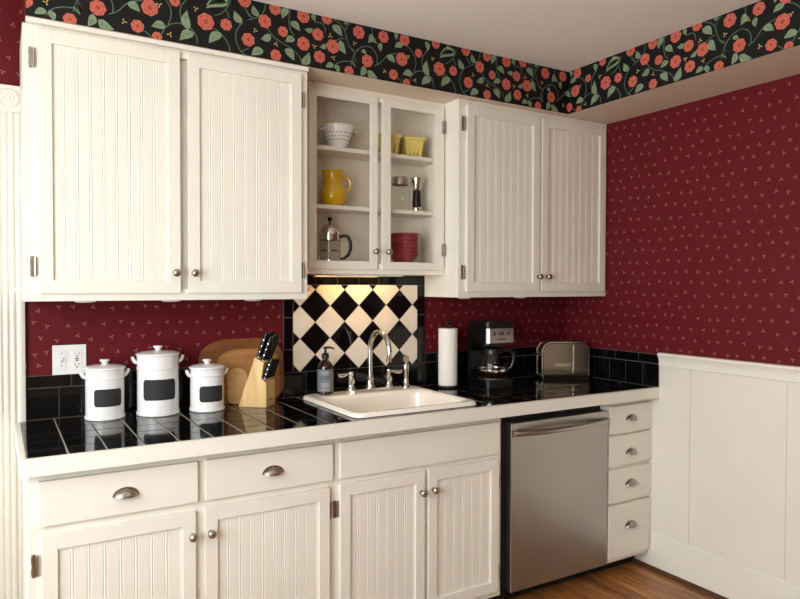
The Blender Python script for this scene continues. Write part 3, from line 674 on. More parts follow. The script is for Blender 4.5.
d = panel_door(-1.727, -1.356, .110, .679, BY, DT, c2); knob(-1.374, BY-DT, .598, d); hinge(-1.734, BY-.002, .588, d, h=.032); hinge(-1.734, BY-.002, .19, d)
d = panel_door(-1.337, -.979, .110, .679, BY, DT, c2); knob(-1.317, BY-DT, .600, d); hinge(-.970, BY-.002, .578, d); hinge(-.970, BY-.002, .19, d)
x0, x1 = -.309, -.001
c3 = thing('drawer_cabinet', 'narrow white cabinet of four stacked drawers right of the dishwasher', 'cabinet', (x0, 0, 0))
fr = [(x0, -.292, .075, CT), (-.015, x1, .075, CT), (-.295, -.012, .075, .11), (-.295, -.012, .826, CT)]
for za in (.680, .520, .345): fr.append((-.295, -.012, za, za+.035))
carcass(x0, x1, BY, .075, CT, c3, fr, back=False, top=False)
b = BM(); kick(b, x0, x1); obj('toe_kick', b, BLACKM, c3)
for (za, zb, pz) in ((.704, .837, .765), (.548, .693, .600), (.370, .530, .448), (.098, .357, .243)):
    b = BM(); box(b, -.303, -.0025, BY-DT, BY, za, zb, .003); box(b, -.285, -.02, BY, -.15, za+.02, zb-.02)
    o = obj('drawer', b, PAINT, c3); cup_pull(-.155, BY-DT, pz, o)

# dishwasher
dw = thing('dishwasher', 'stainless steel dishwasher with a bowed bar handle under the counter', 'dishwasher', (-.63, 0, 0))
b = BM(); box(b, -.952, -.914, BY+.02, -.05, .004, CT-.001); box(b, -.914, -.312, -.545, -.05, .10, CT-.001); box(b, -.914, -.312, -.50, -.46, .004, .10)
obj('tub', b, BLACKM, dw, 'black housing and side gap')
b = BM(); box(b, -.912, -.315, -.600, -.546, .082, .822, .005, 3); obj('door', b, STEEL, dw, 'brushed stainless door')
b = BM()
pts = []; rr = []
for k in range(21):
    t = k/20; pts.append((-.895+.565*t, -.604-.048*math.sin(PI*t)**.7, .775+.004*math.sin(PI*t))); rr.append(.0105)
tube(b, pts, rr, 12)
for v in b.verts: v.co.z = .775+(v.co.z-.775)*1.15
for s in (-.895, -.330): lathe(b, [(0, .010), (.014, .009), (.016, 0)], (s, -.600, .775), 14, axis='y')
obj('handle', b, STEEL, dw, 'bowed stainless bar handle')

# ------------------------------------------------------------ countertop with tiles
CTX0, CTX1, CTY = -2.757, -.001, -.644
ct = thing('countertop', 'black glazed tile countertop with a white wooden front edge', 'countertop', (CTX0, 0, CT))
SKX0, SKX1, SKY0, SKY1 = -1.630, -1.098, -.553, -.085   # hole for the sink
b = BM(); zt = .9126
for (a, c, d, e) in ((CTX0+.02, SKX0, -.62, 0), (SKX1, CTX1, -.62, 0), (SKX0, SKX1, -.62, SKY0), (SKX0, SKX1, SKY1, 0)): box(b, a, c, d, e-.001, CT+.0005, zt)
obj('grout_bed', b, GROUT, ct)
b = BM(); P_ = .1075; G_ = .0042
def tile(b, x0, x1, y0, y1, z0, z1, mi=0):
    e = .0022; tz = [random.uniform(-.00035, .00035) for _ in range(4)]
    A = [b.verts.new(p) for p in ((x0, y0, z0), (x1, y0, z0), (x1, y1, z0), (x0, y1, z0))]
    Bm = [b.verts.new(p) for p in ((x0, y0, z1-.0012), (x1, y0, z1-.0012), (x1, y1, z1-.0012), (x0, y1, z1-.0012))]
    Tp = [b.verts.new((p[0], p[1], z1+tz[i])) for i, p in enumerate(((x0+e, y0+e), (x1-e, y0+e), (x1-e, y1-e), (x0+e, y1-e)))]
    for R in ((A, Bm), (Bm, Tp)):
        for i in range(4): b.faces.new((R[0][i], R[0][(i+1) % 4], R[1][(i+1) % 4], R[1][i])).material_index = mi
    b.faces.new(Tp).material_index = mi
xs = [CTX0+.019]; k = 0
while xs[-1] < CTX1-.01:
    k += 1; xs.append(min(-2.736+P_*k, CTX1))
ysl = [-.622, -.516, -.409, -.302, -.195, -.088, -.012]
for i in range(len(xs)-1):
    for j in range(len(ysl)-1):
        a, c, d, e = xs[i]+G_/2, xs[i+1]-G_/2, ysl[j]+.0010, ysl[j+1]-.0010
        # split round the sink hole
        rects = [(a, c, d, e)]
        H = (SKX0, SKX1, SKY0, SKY1); out = []
        for (p, q, r, s) in rects:
            if q <= H[0] or p >= H[1] or s <= H[2] or r >= H[3]: out.append((p, q, r, s)); continue
            if p < H[0]: out.append((p, H[0], r, s))
            if q > H[1]: out.append((H[1], q, r, s))
            p2, q2 = max(p, H[0]), min(q, H[1])
            if r < H[2]: out.append((p2, q2, r, H[2]))
            if s > H[3]: out.append((p2, q2, H[3], s))
        for (p, q, r, s) in out:
            if q-p > .006 and s-r > .006: tile(b, p, q, r, s, zt, .914)
obj('tile_surface', b, BTILE, ct, 'glossy black square tiles', smooth=10)
b = BM(); box(b, CTX0, CTX1, CTY, -.6225, CT+.0005, .9150, .003); box(b, CTX0, CTX0+.0185, -.623, -.030, CT+.0005, .9150, .003)
obj('wooden_edge', b, TRIM, ct, 'white painted wooden edge')

# ------------------------------------------------------------ tiled backsplash
bs = thing('tile_backsplash', 'black tiled backsplash with a black and cream diamond checker panel behind the sink', 'backsplash', (-1.35, 0, .915))
Z0 = .9155; ZM = 1.031; ZT = 1.077; CHX0, CHX1, CHZ0, CHZ1 = -1.675, -1.019, 1.026, 1.417
def vtile(b, x0, x1, z0, z1, mi=0, g=.0032, axis='y', d=.010, round_top=False):
    x0 += g/2; x1 -= g/2; z0 += g/2; z1 -= g/2
    if x1-x0 < .006 or z1-z0 < .006: return
    if axis == 'y': box(b, x0, x1, -d, -.006, z0, z1, .0016, 2, mi)
    else: box(b, -d, -.006, x0, x1, z0, z1, .0016, 2, mi)
def row(b, a, c, step, z0, z1, axis='y', start=None):
    e = a if start is None else start
    while e < c-.004:
        vtile(b, max(e, a), min(e+step, c), z0, z1, axis=axis); e += step
b = BM()
row(b, -2.719, -1.719, .1075, Z0, ZM); row(b, -2.719, -1.719, .150, ZM, ZT)
row(b, -1.719, -.974, .1065, Z0, CHZ0, start=-1.719); 
row(b, -.974, -.012, .1075, Z0, ZM); row(b, -.974, -.012, .150, ZM, ZT)
for (a, c) in ((-1.719, CHX0), (CHX1, -.974)):
    zz = [CHZ0, 1.128, 1.271, 1.414, 1.4635]
    for p, q in zip(zz, zz[1:]): vtile(b, a, c, p, q)
xx = CHX0
while xx < CHX1-.01: vtile(b, xx, min(xx+.1095, CHX1), CHZ1, 1.4635); xx += .1095
obj('border_tiles', b, BTILE, bs, 'glossy black border tiles')
b = BM()
row(b, -.642, -.012, .1075, Z0, ZM, axis='x', start=-.642-.012); row(b, -.642, -.012, .150, ZM, ZT, axis='x', start=-.67)
obj('side_tiles', b, BTILE, bs, 'black tiles turning along the right wall')
b = BM()
box(b, -2.7195, -1.719, -.0068, -.0005, Z0, ZT); box(b, -.974, -.001, -.0068, -.0005, Z0, ZT); box(b, -.0068, -.0005, -.6425, -.0068, Z0, ZT)
box(b, -1.719, -.974, -.0068, -.0005, Z0, 1.4635)
obj('grout_bed', b, GROUTD, bs, 'dark grey grout')
b = BM(); hp = .0742; g = .0022
cols = [-1.568+.1485*k for k in range(-2, 6)]
for k in range(-2, 12):
    for j in range(-2, 12):
        cx = -1.568+.0743*k; cz = 1.3215+.0737*(j-5)
        if (k+j) % 2 == 0: continue
        # cell centre parity: black diamonds sit on even columns at even rows
        black = (k % 2 == 0)
        poly = [(cx-hp+g, cz), (cx, cz-hp+g), (cx+hp-g, cz), (cx, cz+hp-g)]
        p = clip(poly, CHX0+.001, CHX1-.001, CHZ0+.001, CHZ1-.001)
        if len(p) < 3: continue
        ar = abs(sum(p[i-1][0]*p[i][1]-p[i][0]*p[i-1][1] for i in range(len(p))))/2
        if ar < 4e-5: continue
        prism(b, p, -.0100, -.006, 'xz', 0 if black else 1)
o_ch = obj('checker_panel', b, [BTILE, WTILE], bs, 'black and cream diamond tiles')
b = BM(); box(b, CHX0, CHX1, -.0078, -.0069, CHZ0, CHZ1); obj('checker_grout', b, GROUTW, bs)

# ------------------------------------------------------------ sink and tap
sk = thing('sink', 'white enamel drop-in sink set in the black tile counter', 'sink', (-1.365, -.318, .915))
def rr3(x0, x1, y0, y1, r, z, n=6): return [(p[0], p[1], z) for p in rrect(x0, x1, y0, y1, r, n)]
b = BM()
X0, X1, Y0, Y1 = -1.660, -1.070, -.590, -.048
BX0, BX1, BY0, BY1 = -1.625, -1.105, -.548, -.165
loops = [rr3(X0, X1, Y0, Y1, .045, .9155), rr3(X0+.001, X1-.001, Y0+.001, Y1-.001, .045, .922), rr3(X0+.006, X1-.006, Y0+.006, Y1-.006, .042, .9295), rr3(X0+.014, X1-.014, Y0+.014, Y1-.014, .04, .932),
         rr3(BX0-.012, BX1+.012, BY0-.012, BY1+.012, .06, .931), rr3(BX0, BX1, BY0, BY1, .06, .926), rr3(BX0+.008, BX1-.008, BY0+.008, BY1-.008, .06, .912),
         rr3(BX0+.02, BX1-.02, BY0+.02, BY1-.02, .06, .80), rr3(BX0+.045, BX1-.045, BY0+.045, BY1-.045, .06, .755), rr3(BX0+.2, BX1-.2, BY0+.15, BY1-.15, .04, .748)]
R_ = [[b.verts.new(p) for p in l] for l in loops]
for a, c in zip(R_, R_[1:]):
    n = len(a)
    for i in range(n): b.faces.new((a[i], a[(i+1) % n], c[(i+1) % n], c[i]))
b.faces.new(R_[-1])
obj('basin', b, SINKM, sk, smooth=50)
b = BM(); lathe(b, [(0, .0005), (.030, .0005), (.040, .003), (.043, .001)], (-1.361, -.362, .7485), 24); obj('drain', b, CHROME, sk)

DZ = .9322
fa = thing('faucet', 'chrome gooseneck faucet with two lever handles on the sink deck', 'faucet', (-1.333, -.10, DZ))
b = BM(); prism(b, rrect(-1.450, -1.216, -.124, -.076, .023), DZ, DZ+.011, 'xy', bev=.004); obj('base_plate', b, CHROME, fa)
b = BM(); pts = [(-1.333, -.10, DZ+.008), (-1.333, -.10, 1.0), (-1.333, -.10, 1.07), (-1.333, -.10, 1.118)]
for k in range(1, 19):
    a = PI*k/18*1.06; pts.append((-1.333, -.10-.088*(1-math.cos(a)), 1.118+.088*math.sin(a)))
q = pts[-1]; pts += [(-1.333, q[1]+.002, q[2]-.012), (-1.333, q[1]+.003, q[2]-.022)]
tube(b, pts, [.0115]*(len(pts)-2)+[.0125, .0125], 16)
lathe(b, [(.024, .008), (.024, .014), (.017, .026), (.015, .050), (.018, .056), (.014, .062), (.0115, .070)], (-1.333, -.10, DZ), 24)
obj('spout', b, CHROME, fa)
for s, X in ((-1, -1.432), (1, -1.234)):
    b = BM(); lathe(b, [(.021, .008), (.021, .013), (.014, .024), (.013, .034), (.017, .044), (.018, .054), (.013, .062), (.010, .072), (.013, .078), (.012, .088), (0, .092)], (X, -.10, DZ), 22)
    tube(b, [(X, -.10, DZ+.080), (X+s*.022, -.102, DZ+.081), (X+s*.045, -.106, DZ+.076), (X+s*.066, -.108, DZ+.078), (X+s*.070, -.108, DZ+.078)], [.0055, .0055, .0095, .008, .003], 12)
    obj('lever_handle', b, CHROME, fa)
sp = thing('sink_sprayer', 'chrome pull-out sprayer standing right of the faucet', 'sprayer', (-1.143, -.105, DZ))
b = BM(); lathe(b, [(0, 0), (.021, 0), (.021, .006), (.014, .016), (.012, .024), (.014, .028), (.011, .034), (.012, .060), (.015, .085), (.014, .105), (.012, .112)], (-1.143, -.105, DZ), 20); obj('sprayer_body', b, CHROME, sp)
b = BM(); tube(b, [(-1.143, -.104, DZ+.105), (-1.147, -.112, DZ+.128), (-1.155, -.126, DZ+.140), (-1.163, -.140, DZ+.138)], [.0125, .015, .0165, .015], 14); obj('spray_head', b, CHROME, sp)

# soap bottle
so = thing('soap_bottle', 'dark brown pump soap bottle with a grey label on the sink corner', 'soap bottle', (-1.558, -.098, DZ), -.43)
b = BM(); lathe(b, [(0, .0003), (.033, .0003), (.036, .004), (.036, .118), (.033, .130), (.022, .144), (.0135, .152), (.0135, .164)], (0, 0, 0), 32); obj('bottle_body', b, AMBER, so, local=True)
b = BM(); lathe(b, [(.0155, .158), (.0165, .159), (.0165, .176), (.012, .182), (.0055, .184), (.005, .200), (.009, .201), (.010, .210), (0, .212)], (0, 0, 0), 20)
tube(b, [(0, 0, .206), (.018, -.004, .208), (.034, -.008, .204), (.037, -.009, .199)], [.006, .005, .004, .0035], 10); obj('pump', b, BLACKP, so, local=True)
def wrap(b, r, a0, a1, z0, z1, n=24, mi=0):
    A = []
    for k in range(n+1): a = a0+(a1-a0)*k/n; A.append((b.verts.new((r*math.sin(a), -r*math.cos(a), z0)), b.verts.new((r*math.sin(a), -r*math.cos(a), z1))))
    for p, q in zip(A, A[1:]): b.faces.new((p[0], q[0], q[1], p[1])).material_index = mi
b = BM(); wrap(b, .0363, -1.9, 1.9, .014, .112, 40)
for z, h, w in ((.099, .0022, .55), (.092, .0018, .35), (.050, .0015, .55), (.045, .0015, .5), (.040, .0015, .58), (.035, .0015, .45), (.022, .002, .5)): wrap(b, .0366, -w, w, z, z+h, 10, 1)
for k in range(5):      # the bold word across the label, too small to read in the photo
    a = -.55+k*.24
    wrap(b, .0367, a, a+.06, .068, .084, 3, 2); wrap(b, .0367, a, a+.16, .068 if k % 2 else .081, .071 if k % 2 else .084, 3, 2)
obj('label', b, [LABELG, LABELT, LABELD], so, 'slate grey printed label', local=True)

# ------------------------------------------------------------ canisters
def canister(x, y, r, zr, groove, face, label, lw, lz0, lz1):
    z0 = .9145; H = zr-z0; g = groove-z0
    t = thing('canister', label, 'canister', (x, y, z0), face)
    b = BM(); lathe(b, [(0, 0), (r-.003, 0), (r, .003), (r, .012), (r-.0035, .017), (r-.0035, g-.004), (r-.0015, g-.001), (r-.0005, g+.003), (r-.0035, g+.006), (r-.003, H-.004), (r-.001, H), (r-.007, H), (r-.007, .01), (0, .008)], (0, 0, 0), 48); obj('jar_body', b, CERAM, t, local=True)
    b = BM(); lathe(b, [(0, H+.0005), (r+.0005, H+.0005), (r+.002, H+.003), (r+.001, H+.007), (r*.8, H+.013), (r*.4, H+.016), (.014, H+.017), (.0095, H+.020), (.0105, H+.024), (.0165, H+.028), (.018, H+.032), (.0155, H+.036), (0, H+.037)], (0, 0, 0), 48); obj('lid', b, CERAM, t, local=True)
    for s in (-1, 1):
        b = BM(); zz = H-.012
        tube(b, [(s*(r-.004), 0, zz-.016), (s*(r+.004), 0, zz-.012), (s*(r+.010), 0, zz-.002), (s*(r+.013), 0, zz+.008)], [.008, .0078, .007, .006], 10)
        for v in b.verts: v.co.y *= 1.9
        obj('side_handle', b, CERAM, t, local=True)
    b = BM(); n = 20
    # rounded chalk label that hugs the curved wall
    def patch(b, rad, w, a0, a1, cr, mi):
        pts = rrect(-w/2, w/2, a0, a1, cr, 5); c = b.verts.new((0, -rad, (a0+a1)/2))
        nst = 24
        for i in range(nst):
            ua, ub = -w/2+w*i/nst, -w/2+w*(i+1)/nst
            def zz(u):
                e = abs(u)-(w/2-cr)
                return 0 if e <= 0 else cr-math.sqrt(max(cr*cr-e*e, 0))
            q = []
            for u, zb in ((ua, a0+zz(ua)), (ub, a0+zz(ub)), (ub, a1-zz(ub)), (ua, a1-zz(ua))):
                q.append(b.verts.new((rad*math.sin(u/rad), -rad*math.cos(u/rad), zb)))
            try: b.faces.new(q).material_index = mi
            except ValueError: pass
        b.verts.remove(c)
    patch(b, r-.0021, lw+.012, lz0-z0-.005, lz1-z0+.005, .014, 1); patch(b, r-.0013, lw, lz0-z0, lz1-z0, .011, 0)
    obj('chalk_label', b, [CHALK, CERAM], t, 'blank black chalkboard label', local=True)
def facing(x, y, off): return math.atan2(x-CAMP.x, -(y-CAMP.y))*0 + (-math.atan2(x-CAMP.x, y-CAMP.y)) + off
canister(-2.462, -.090, .0715, 1.100, 1.066, facing(-2.462, -.09, .19), 'white lidded canister with black label, leftmost of the three', .104, .966, 1.031)
canister(-2.272, -.100, .0805, 1.144, 1.093, facing(-2.272, -.1, .09), 'white lidded canister with black label, the tallest, in the middle of the three', .128, .977, 1.056)
canister(-2.0866, -.117, .0690, 1.083, 1.055, facing(-2.08, -.09, .30), 'white lidded canister with black label, nearest the cutting boards', .100, .955, 1.018)

# ------------------------------------------------------------ cutting boards and knife block
def board(x0, x1, h, r, thick, ybot, mat, label, yt=None, blunt=None):
    """leans back: foot at ybot, top near the wall"""
    L = h/math.cos(.0); t = thing('cutting_board', label, 'cutting board', ((x0+x1)/2, ybot, .9147), 0, 'cutting boards leaning on the wall')
    tilt = math.atan2(yt-ybot, h)
    b = BM(); w = (x1-x0)/2; pts = []
    for cx, cz, a, rr in ((w-r, h-r*.62, 0, 1), (-w+r, h-r*.62, PI/2, 1), (-w+r*.5, r*.5, PI, .5), (w-r*.5, r*.5, 1.5*PI, .5)):
        for i in range(9):
            tt = a+PI/2*i/8; pts.append((cx+r*rr*math.cos(tt), cz+r*rr*(.62 if rr == 1 else 1)*math.sin(tt)))
    vs = prism(b, pts, -thick, 0, 'xz', bev=.0035)
    bmesh.ops.transform(b, matrix=Matrix.Rotation(-tilt, 4, 'X'), verts=b.verts)
    mz = min(v.co.z for v in b.verts)
    for v in b.verts: v.co.z -= mz
    obj('board', b, mat, t, local=True)
board(-2.092, -1.727, .272, .125, .011, -.022, BOARD1, 'large dark brown cutting board, rearmost of three', yt=-.0045)
board(-2.020, -1.75, .228, .09, .010, -.0335, BOARD2, 'medium golden cutting board between the dark board and the pale one', yt=-.019)
board(-1.984, -1.898, .152, .055, .010, -.0450, BOARD3, 'small pale cutting board in front of the other two', yt=-.034)

KP = (-1.869, -.199, .9147); KA = math.radians(47)       # front corner, turn of the block
kb = thing('knife_block', 'pale wooden stepped knife block on the counter', 'knife block', KP, KA)
# local: +x across the width, +y backwards along its depth
prof = [(0, 0), (0, .104), (.022, .118), (.010, .183), (.050, .205), (.122, .0)]
KW = .095
b = BM(); prism(b, prof, 0, KW, 'yz', bev=.0015); obj('block', b, BAMBOO, kb, local=True)
b = BM(); box(b, KW*.28, KW*.72, -.0006, 0, .026, .031); obj('maker_mark', b, GREYP, kb, 'tiny dark stamped mark', local=True)
KM = Matrix.Translation(KP) @ Matrix.Rotation(KA, 4, 'Z')
ax_l = Vector((0, -.33, .944)).normalized()
def knife(u, s, z, L, wd, th, label, i):
    base = KM @ Vector((u, s, z)); d = (KM.to_3x3() @ ax_l).normalized()
    Tm = Matrix.Translation(base) @ KM.to_3x3().to_4x4() @ Vector((0, 0, 1)).rotation_difference(ax_l).to_matrix().to_4x4()
    t = bpy.data.objects.new('knife', None); C.objects.link(t); t.empty_display_size = .03; t.matrix_basis = Tm; M[t] = Tm
    t['label'] = label; t['category'] = 'knife'; t['group'] = 'knives in the wooden block'
    b = BM(); n = 10; rings = []
    for k in range(n+1):
        q = k/n; w = wd*(1+.12*math.sin(PI*q*1.3))*(1 if q < .95 else .8); dz = L*q+.004; off = -wd*.25*q*q
        rings.append([b.verts.new((th*math.cos(a)*(1 if q < .98 else .7), off+w*math.sin(a), dz)) for a in [2*PI*j/12 for j in range(12)]])
    for a, c in zip(rings, rings[1:]):
        for j in range(12): b.faces.new((a[j], a[(j+1) % 12], c[(j+1) % 12], c[j]))
    b.faces.new(rings[0][::-1]); b.faces.new(rings[-1])
    obj('handle', b, BLACKP, t, local=True)
    b = BM(); box(b, -.0010, .0010, -wd*.7, wd*.7, .0002, .0045); obj('blade', b, NICKEL, t, local=True)
    if th > .006:
        for q in (.25, .5, .75):
            b = BM(); lathe(b, [(0, -th*1.07), (.0024, -th*1.05), (.0024, th*1.05), (0, th*1.07)], (0, -wd*.25*q*q, L*q), 8, axis='x')
            obj('rivet', b, CHROME, t, local=True)
spots = [(.012, .019, .1875), (.035, .019, .1875), (.059, .019, .1875), (.083, .019, .1875), (.014, .040, .1995), (.042, .040, .1995), (.076, .040, .1995)]
nm = ['front row leftmost', 'front row second from left', 'front row third from left', 'front row rightmost', 'back row left', 'back row middle', 'back row right']
for i, (u, s, z) in enumerate(spots):
    knife(u, s, z+.0035, (.100, .106, .110, .104, .104, .112, .106)[i], .0093, .0090, 'large black handled kitchen knife in the upper tier, '+nm[i], i)
for i in range(5):
    knife(.012+i*.0178, .0115, .1165, .084-.002*i, .0098, .0070, 'small black handled steak knife in the lower tier, '+['leftmost', 'second from left', 'middle one', 'second from right', 'rightmost'][i], i)

# ------------------------------------------------------------ paper towel
ph = thing('paper_towel_holder', 'black upright paper towel holder right of the sink', 'paper towel holder', (-.900, -.105, .9147))
b = BM(); lathe(b, [(0, 0), (.060, 0), (.062, .003), (.060, .008), (.02, .010), (0, .010)], (0, 0, 0), 36); obj('base', b, BLACKP, ph, local=True)
b = BM(); lathe(b, [(.006, .009), (.006, .296), (.005, .300), (.012, .306), (.014, .314), (.010, .322), (0, .325)], (0, 0, 0), 16); obj('pole', b, BLACKP, ph, local=True)
rl = thing('paper_towel_roll', 'white paper towel roll standing on the black holder', 'paper towel', (-.900, -.105, .9252))
b = BM(); lathe(b, [(.018, 0), (.0455, 0), (.047, .002), (.047, .277), (.0455, .279), (.018, .279)], (0, 0, 0), 44)
lathe(b, [(.018, .279), (.018, 0)], (0, 0, 0), 24); tube(b, [(.0470, -.002, .002), (.0478, .006, .14), (.0470, -.002, .277)], .0006, 6)
obj('roll', b, PAPER, rl, local=True)

# ------------------------------------------------------------ coffee maker
CX0, CX1, CY0, CY1 = -.772, -.600, -.262, -.085
cm = thing('coffee_maker', 'black drip coffee maker with a silver control panel', 'coffee maker', (-.69, -.16, .9147))
b = BM(); z = .9148
prism(b, rrect(CX0, CX1, CY0, CY1, .03), z, z+.038, 'xy', bev=.004)
box(b, CX0+.002, CX1-.002, -.110, CY1, z+.03, 1.14, .008)
prism(b, rrect(CX0, CX1, CY0+.008, CY1, .025), 1.125, 1.212, 'xy', bev=.004)
prism(b, rrect(CX0-.002, CX1+.002, CY0+.002, CY1, .025), 1.208, 1.240, 'xy', bev=.008)
obj('housing', b, BLACKP, cm)
b = BM(); prism(b, [(CX0+.012, CY0+.004), (CX1-.012, CY0+.004), (CX1-.002, CY0+.016), (CX1-.001, CY0+.06), (CX1-.004, CY0+.06), (CX1-.004, CY0+.02), (CX1-.014, CY0+.012), (CX0+.014, CY0+.012), (CX0+.004, CY0+.02), (CX0+.004, CY0+.06), (CX0+.0, CY0+.06), (CX0+.002, CY0+.016)], 1.135, 1.206, 'xy')
cp = obj('control_panel', b, STEEL, cm, 'silver control panel')
for s in (-.043, .043): b = BM(); lathe(b, [(.009, 0), (.009, .003), (.006, .005), (0, .005)], (-.688+s, CY0+.004, 1.180), 18, axis='y'); obj('button', b, GREYP, cp)
b = BM(); box(b, -.715, -.661, CY0+.0032, CY0+.0042, 1.150, 1.157); box(b, -.705, -.671, CY0+.0032, CY0+.0042, 1.172, 1.190); obj('display', b, GREYP, cp)
b = BM(); lathe(b, [(0, 0), (.070, 0), (.072, .003), (.070, .006), (0, .006)], (-.689, -.192, z+.038), 36); obj('warming_plate', b, NICKEL, cm)
b = BM(); box(b, -.72, -.66, -.2, -.16, 1.110, 1.126, .004); obj('drip_spout', b, BLACKP, cm)
cf = thing('coffee_carafe', 'glass coffee carafe with a little coffee on the warming plate', 'carafe', (-.689, -.192, .9600)); cf.scale = (1.12, 1.12, 1.02)
b = BM(); lathe(b, [(0, .0005), (.058, .0005), (.066, .010), (.069, .035), (.066, .070), (.056, .105), (.047, .118), (.047, .126)], (0, 0, 0), 36); obj('glass_bowl', b, JAR, cf, local=True)
b = BM(); lathe(b, [(0, .0035), (.0565, .0035), (.0635, .012), (.0664, .030), (0, .030)], (0, 0, 0), 36); obj('coffee', b, COFFEE, cf, local=True)
b = BM(); lathe(b, [(.0475, .116), (.0485, .116), (.0485, .134), (.044, .142), (0, .144)], (0, 0, 0), 30); obj('lid', b, BLACKP, cf, local=True)
b = BM(); lathe(b, [(.0695, .036), (.0705, .036), (.0705, .043), (.0695, .043)], (0, 0, 0), 36); obj('metal_band', b, CHROME, cf, local=True)
b = BM(); tube(b, [(.044, -.020, .128), (.066, -.034, .130), (.082, -.044, .116), (.083, -.044, .080), (.074, -.038, .048), (.062, -.030, .040)], [.009, .009, .009, .0085, .008, .007], 10); obj('handle', b, BLACKP, cf, local=True)

# ------------------------------------------------------------ toaster
POLISH = simple('polished_steel', srgb(178, 174, 168), .12, 1, noise=.1, nscale=12)
to = thing('toaster', 'polished steel toaster with rounded top in the counter corner', 'toaster', (-.160, -.136, .9147), -.50)
W, D, H = .130, .066, .200
def tout(i, zb, rt_, rb=.008):
    x, z1 = W-i, H-i; out = []
    for cx, cz, a, r in ((x-rt_, z1-rt_, 0, rt_), (-x+rt_, z1-rt_, PI/2, rt_), (-x+rb, zb+rb, PI, rb), (x-rb, zb+rb, 1.5*PI, rb)):
        for k in range(11): t = a+PI/2*k/10; out.append((cx+r*math.cos(t), cz+r*math.sin(t)))
    return out
b = BM(); prism(b, tout(.004, .014, .052), -D+.004, D-.004, 'xz', bev=.006); obj('inner_shell', b, CHROME, to, local=True)
b = BM()
for s in (-1, 1):
    o_, i_ = tout(0, .014, .056), tout(.006, .018, .050)
    y0, y1 = (-D, -D+.016) if s < 0 else (D-.016, D)
    vo = [[b.verts.new((p[0], y, p[1])) for p in o_] for y in (y0, y1)]; vi = [[b.verts.new((p[0], y, p[1])) for p in i_] for y in (y0, y1)]; n = len(o_)
    for i in range(n):
        j = (i+1) % n
        b.faces.new((vo[0][i], vo[0][j], vo[1][j], vo[1][i])); b.faces.new((vi[0][i], vi[0][j], vi[1][j], vi[1][i]))
        b.faces.new((vo[0][i], vo[0][j], vi[0][j], vi[0][i])); b.faces.new((vo[1][i], vo[1][j], vi[1][j], vi[1][i]))
obj('end_rim', b, CHROME, to, 'raised polished rim', local=True)
b = BM(); prism(b, tout(.0095, .024, .047), -D+.0018, -D+.0045, 'xz'); sp_ = obj('side_panel', b, POLISH, to, 'polished steel side panel', local=True)
b = BM(); prism(b, tout(.0063, .019, .0495), -D+.003, -D+.0042, 'xz'); obj('side_gasket', b, BLACKP, to, local=True)
b = BM(); box(b, .040, .046, -D-.001, -D+.003, .034, H-.022, .0015); obj('side_seam', b, CHROME, to, local=True)
b = BM(); prism(b, [(-.062, .078), (-.062, .072), (-.030, .066), (.020, .070), (.034, .080), (.034, .086), (-.05, .086)], -D-.0012, -D+.002, 'xz'); obj('name_badge', b, CHROME, to, local=True)
b = BM(); prism(b, rrect(-W-.004, W+.004, -D-.004, D+.004, .02), .0, .020, 'xy', bev=.004); obj('base', b, BLACKP, to, local=True)
b = BM()
for s in (-.022, .022): box(b, -.10, .10, s-.011, s+.011, H-.006, H-.0025)
obj('bread_slot', b, HOLE, to, local=True)
b = BM(); box(b, -W-.022, -W-.002, -.016, .016, .125, .137, .004); obj('lever', b, BLACKP, to, local=True)

# ------------------------------------------------------------ wall plate and small white hook
wp = thing('outlet_plate', 'white double wall plate with a switch and an outlet on red wallpaper', 'wall plate', (-2.574, -.0005, 1.131))
b = BM(); box(b, -2.632, -2.516, -.006, -.0005, 1.075, 1.188, .003, 3); obj('plate', b, WPLAST, wp)
b = BM(); box(b, -2.618, -2.584, -.0085, -.005, 1.098, 1.166, .001); box(b, -2.607, -2.595, -.014, -.008, 1.126, 1.142, .002); sw = obj('switch', b, WPLAST, wp)
b = BM()
for zz in (1.108, 1.122, 1.156): box(b, -2.603, -2.599, -.0092, -.0080, zz, zz+.004)
box(b, -2.606, -2.596, -.0148, -.0138, 1.129, 1.1305); obj('switch_mark', b, GREYP, sw)
b = BM(); box(b, -2.566, -2.532, -.0085, -.005, 1.098, 1.166, .001); ou = obj('outlet', b, WPLAST, wp)
b = BM()
for zz in (1.106, 1.146):
    box(b, -2.5565, -2.5545, -.0090, -.0080, zz+.004, zz+.012); box(b, -2.5435, -2.5415, -.0090, -.0080, zz+.004, zz+.012)
    lathe(b, [(0, .0009), (.0026, .0008), (.0028, 0)], (-2.549, -.0085, zz-.002), 10, axis='y')
box(b, -2.555, -2.543, -.0098, -.0083, 1.1335, 1.1375); box(b, -2.554, -2.544, -.0098, -.0083, 1.1265, 1.1300); obj('slot', b, HOLE, ou)
hk = thing('curtain_holdback', 'small white holdback hook on the side of the left wall cabinet', 'hook', (-2.728, -.10, 1.41))
b = BM(); lathe(b, [(0, 0), (-.012, 0)][:1]+[(.010, 0), (.010, -.003), (.005, -.005)], (-2.7285, -.20, 1.405), 14, axis='x')
tube(b, [(-2.7300, -.20, 1.405), (-2.742, -.20, 1.396), (-2.752, -.20, 1.394), (-2.760, -.20, 1.400), (-2.763, -.20, 1.410)], .0042, 10); obj('hook', b, WPLAST, hk)

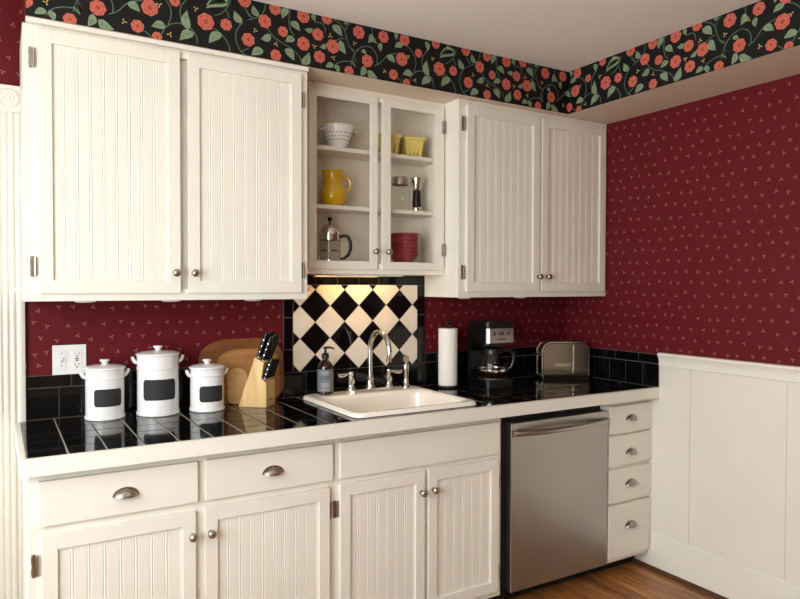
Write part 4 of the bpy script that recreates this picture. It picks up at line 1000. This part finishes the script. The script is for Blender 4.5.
# ------------------------------------------------------------ light
w = bpy.data.worlds.new('daylight'); scene.world = w; w.use_nodes = True
nt = w.node_tree; bg = nt.nodes['Background']
tcn = N(nt, 'ShaderNodeTexCoord'); sx = N(nt, 'ShaderNodeSeparateXYZ'); nt.links.new(tcn.outputs['Generated'], sx.inputs[0])
rp = N(nt, 'ShaderNodeValToRGB'); rp.color_ramp.elements[0].position = .40; rp.color_ramp.elements[0].color = (.80, .80, .74, 1)
rp.color_ramp.elements[1].position = .56; rp.color_ramp.elements[1].color = (.86, .94, 1, 1)
mr = N(nt, 'ShaderNodeMapRange'); mr.inputs['From Min'].default_value = -1; mr.inputs['From Max'].default_value = 1
nt.links.new(sx.outputs['Z'], mr.inputs['Value']); nt.links.new(mr.outputs[0], rp.inputs['Fac']); nt.links.new(rp.outputs['Color'], bg.inputs['Color'])
bg.inputs['Strength'].default_value = 3.0
def area(name, loc, rot, sx_, sy_, power, col, portal=False):
    l = bpy.data.lights.new(name, 'AREA'); l.shape = 'RECTANGLE'; l.size = sx_; l.size_y = sy_; l.energy = power; l.color = col
    if portal: l.cycles.is_portal = True
    o = bpy.data.objects.new(name, l); C.objects.link(o); o.location = loc; o.rotation_euler = rot
    return o
# daylight arriving through the windows
area('window_daylight', (XL-.015, (WY0+WY1)/2, (WZ0+WZ1)/2), (0, -PI/2, 0), WZ1-WZ0, WY1-WY0, 68, (.91, .96, 1))
# added warm fill light behind the camera, shaped as a ceiling fitting
cl = thing('fill_lamp', 'unseen round frosted fill lamp added behind the camera', 'fill lamp', (-1.3, -3.5, CEILZ))
b = BM(); lathe(b, [(0, -.001), (.17, -.001), (.17, -.02), (.155, -.024)], (-1.3, -3.5, CEILZ), 32); obj('fill_lamp_base', b, NICKEL, cl)
FILL_LAMP = simple('frosted_fill_glass', srgb(255, 236, 206), .4, emit=(1, .80, .54, 1), estr=27)  # warm emission of the added fill light
b = BM(); lathe(b, [(.155, -.022), (.15, -.05), (.11, -.08), (.05, -.095), (0, -.098)], (-1.3, -3.5, CEILZ), 32); obj('fill_lamp_bowl', b, FILL_LAMP, cl)

# ------------------------------------------------------------ camera
cam = bpy.data.cameras.new('camera'); co = bpy.data.objects.new('camera', cam); C.objects.link(co)
cam.sensor_width = 36; cam.lens = f_/800*36; cam.clip_start = .05
R = Matrix((rt2, up2, -fw)).transposed()
co.matrix_world = Matrix.Translation(CAMP) @ R.to_4x4()
scene.camera = co
vs_ = scene.view_settings
vs_.view_transform = 'Standard'; vs_.look = 'None'; vs_.gamma = 1; vs_.use_curve_mapping = False; vs_.exposure = 0.17
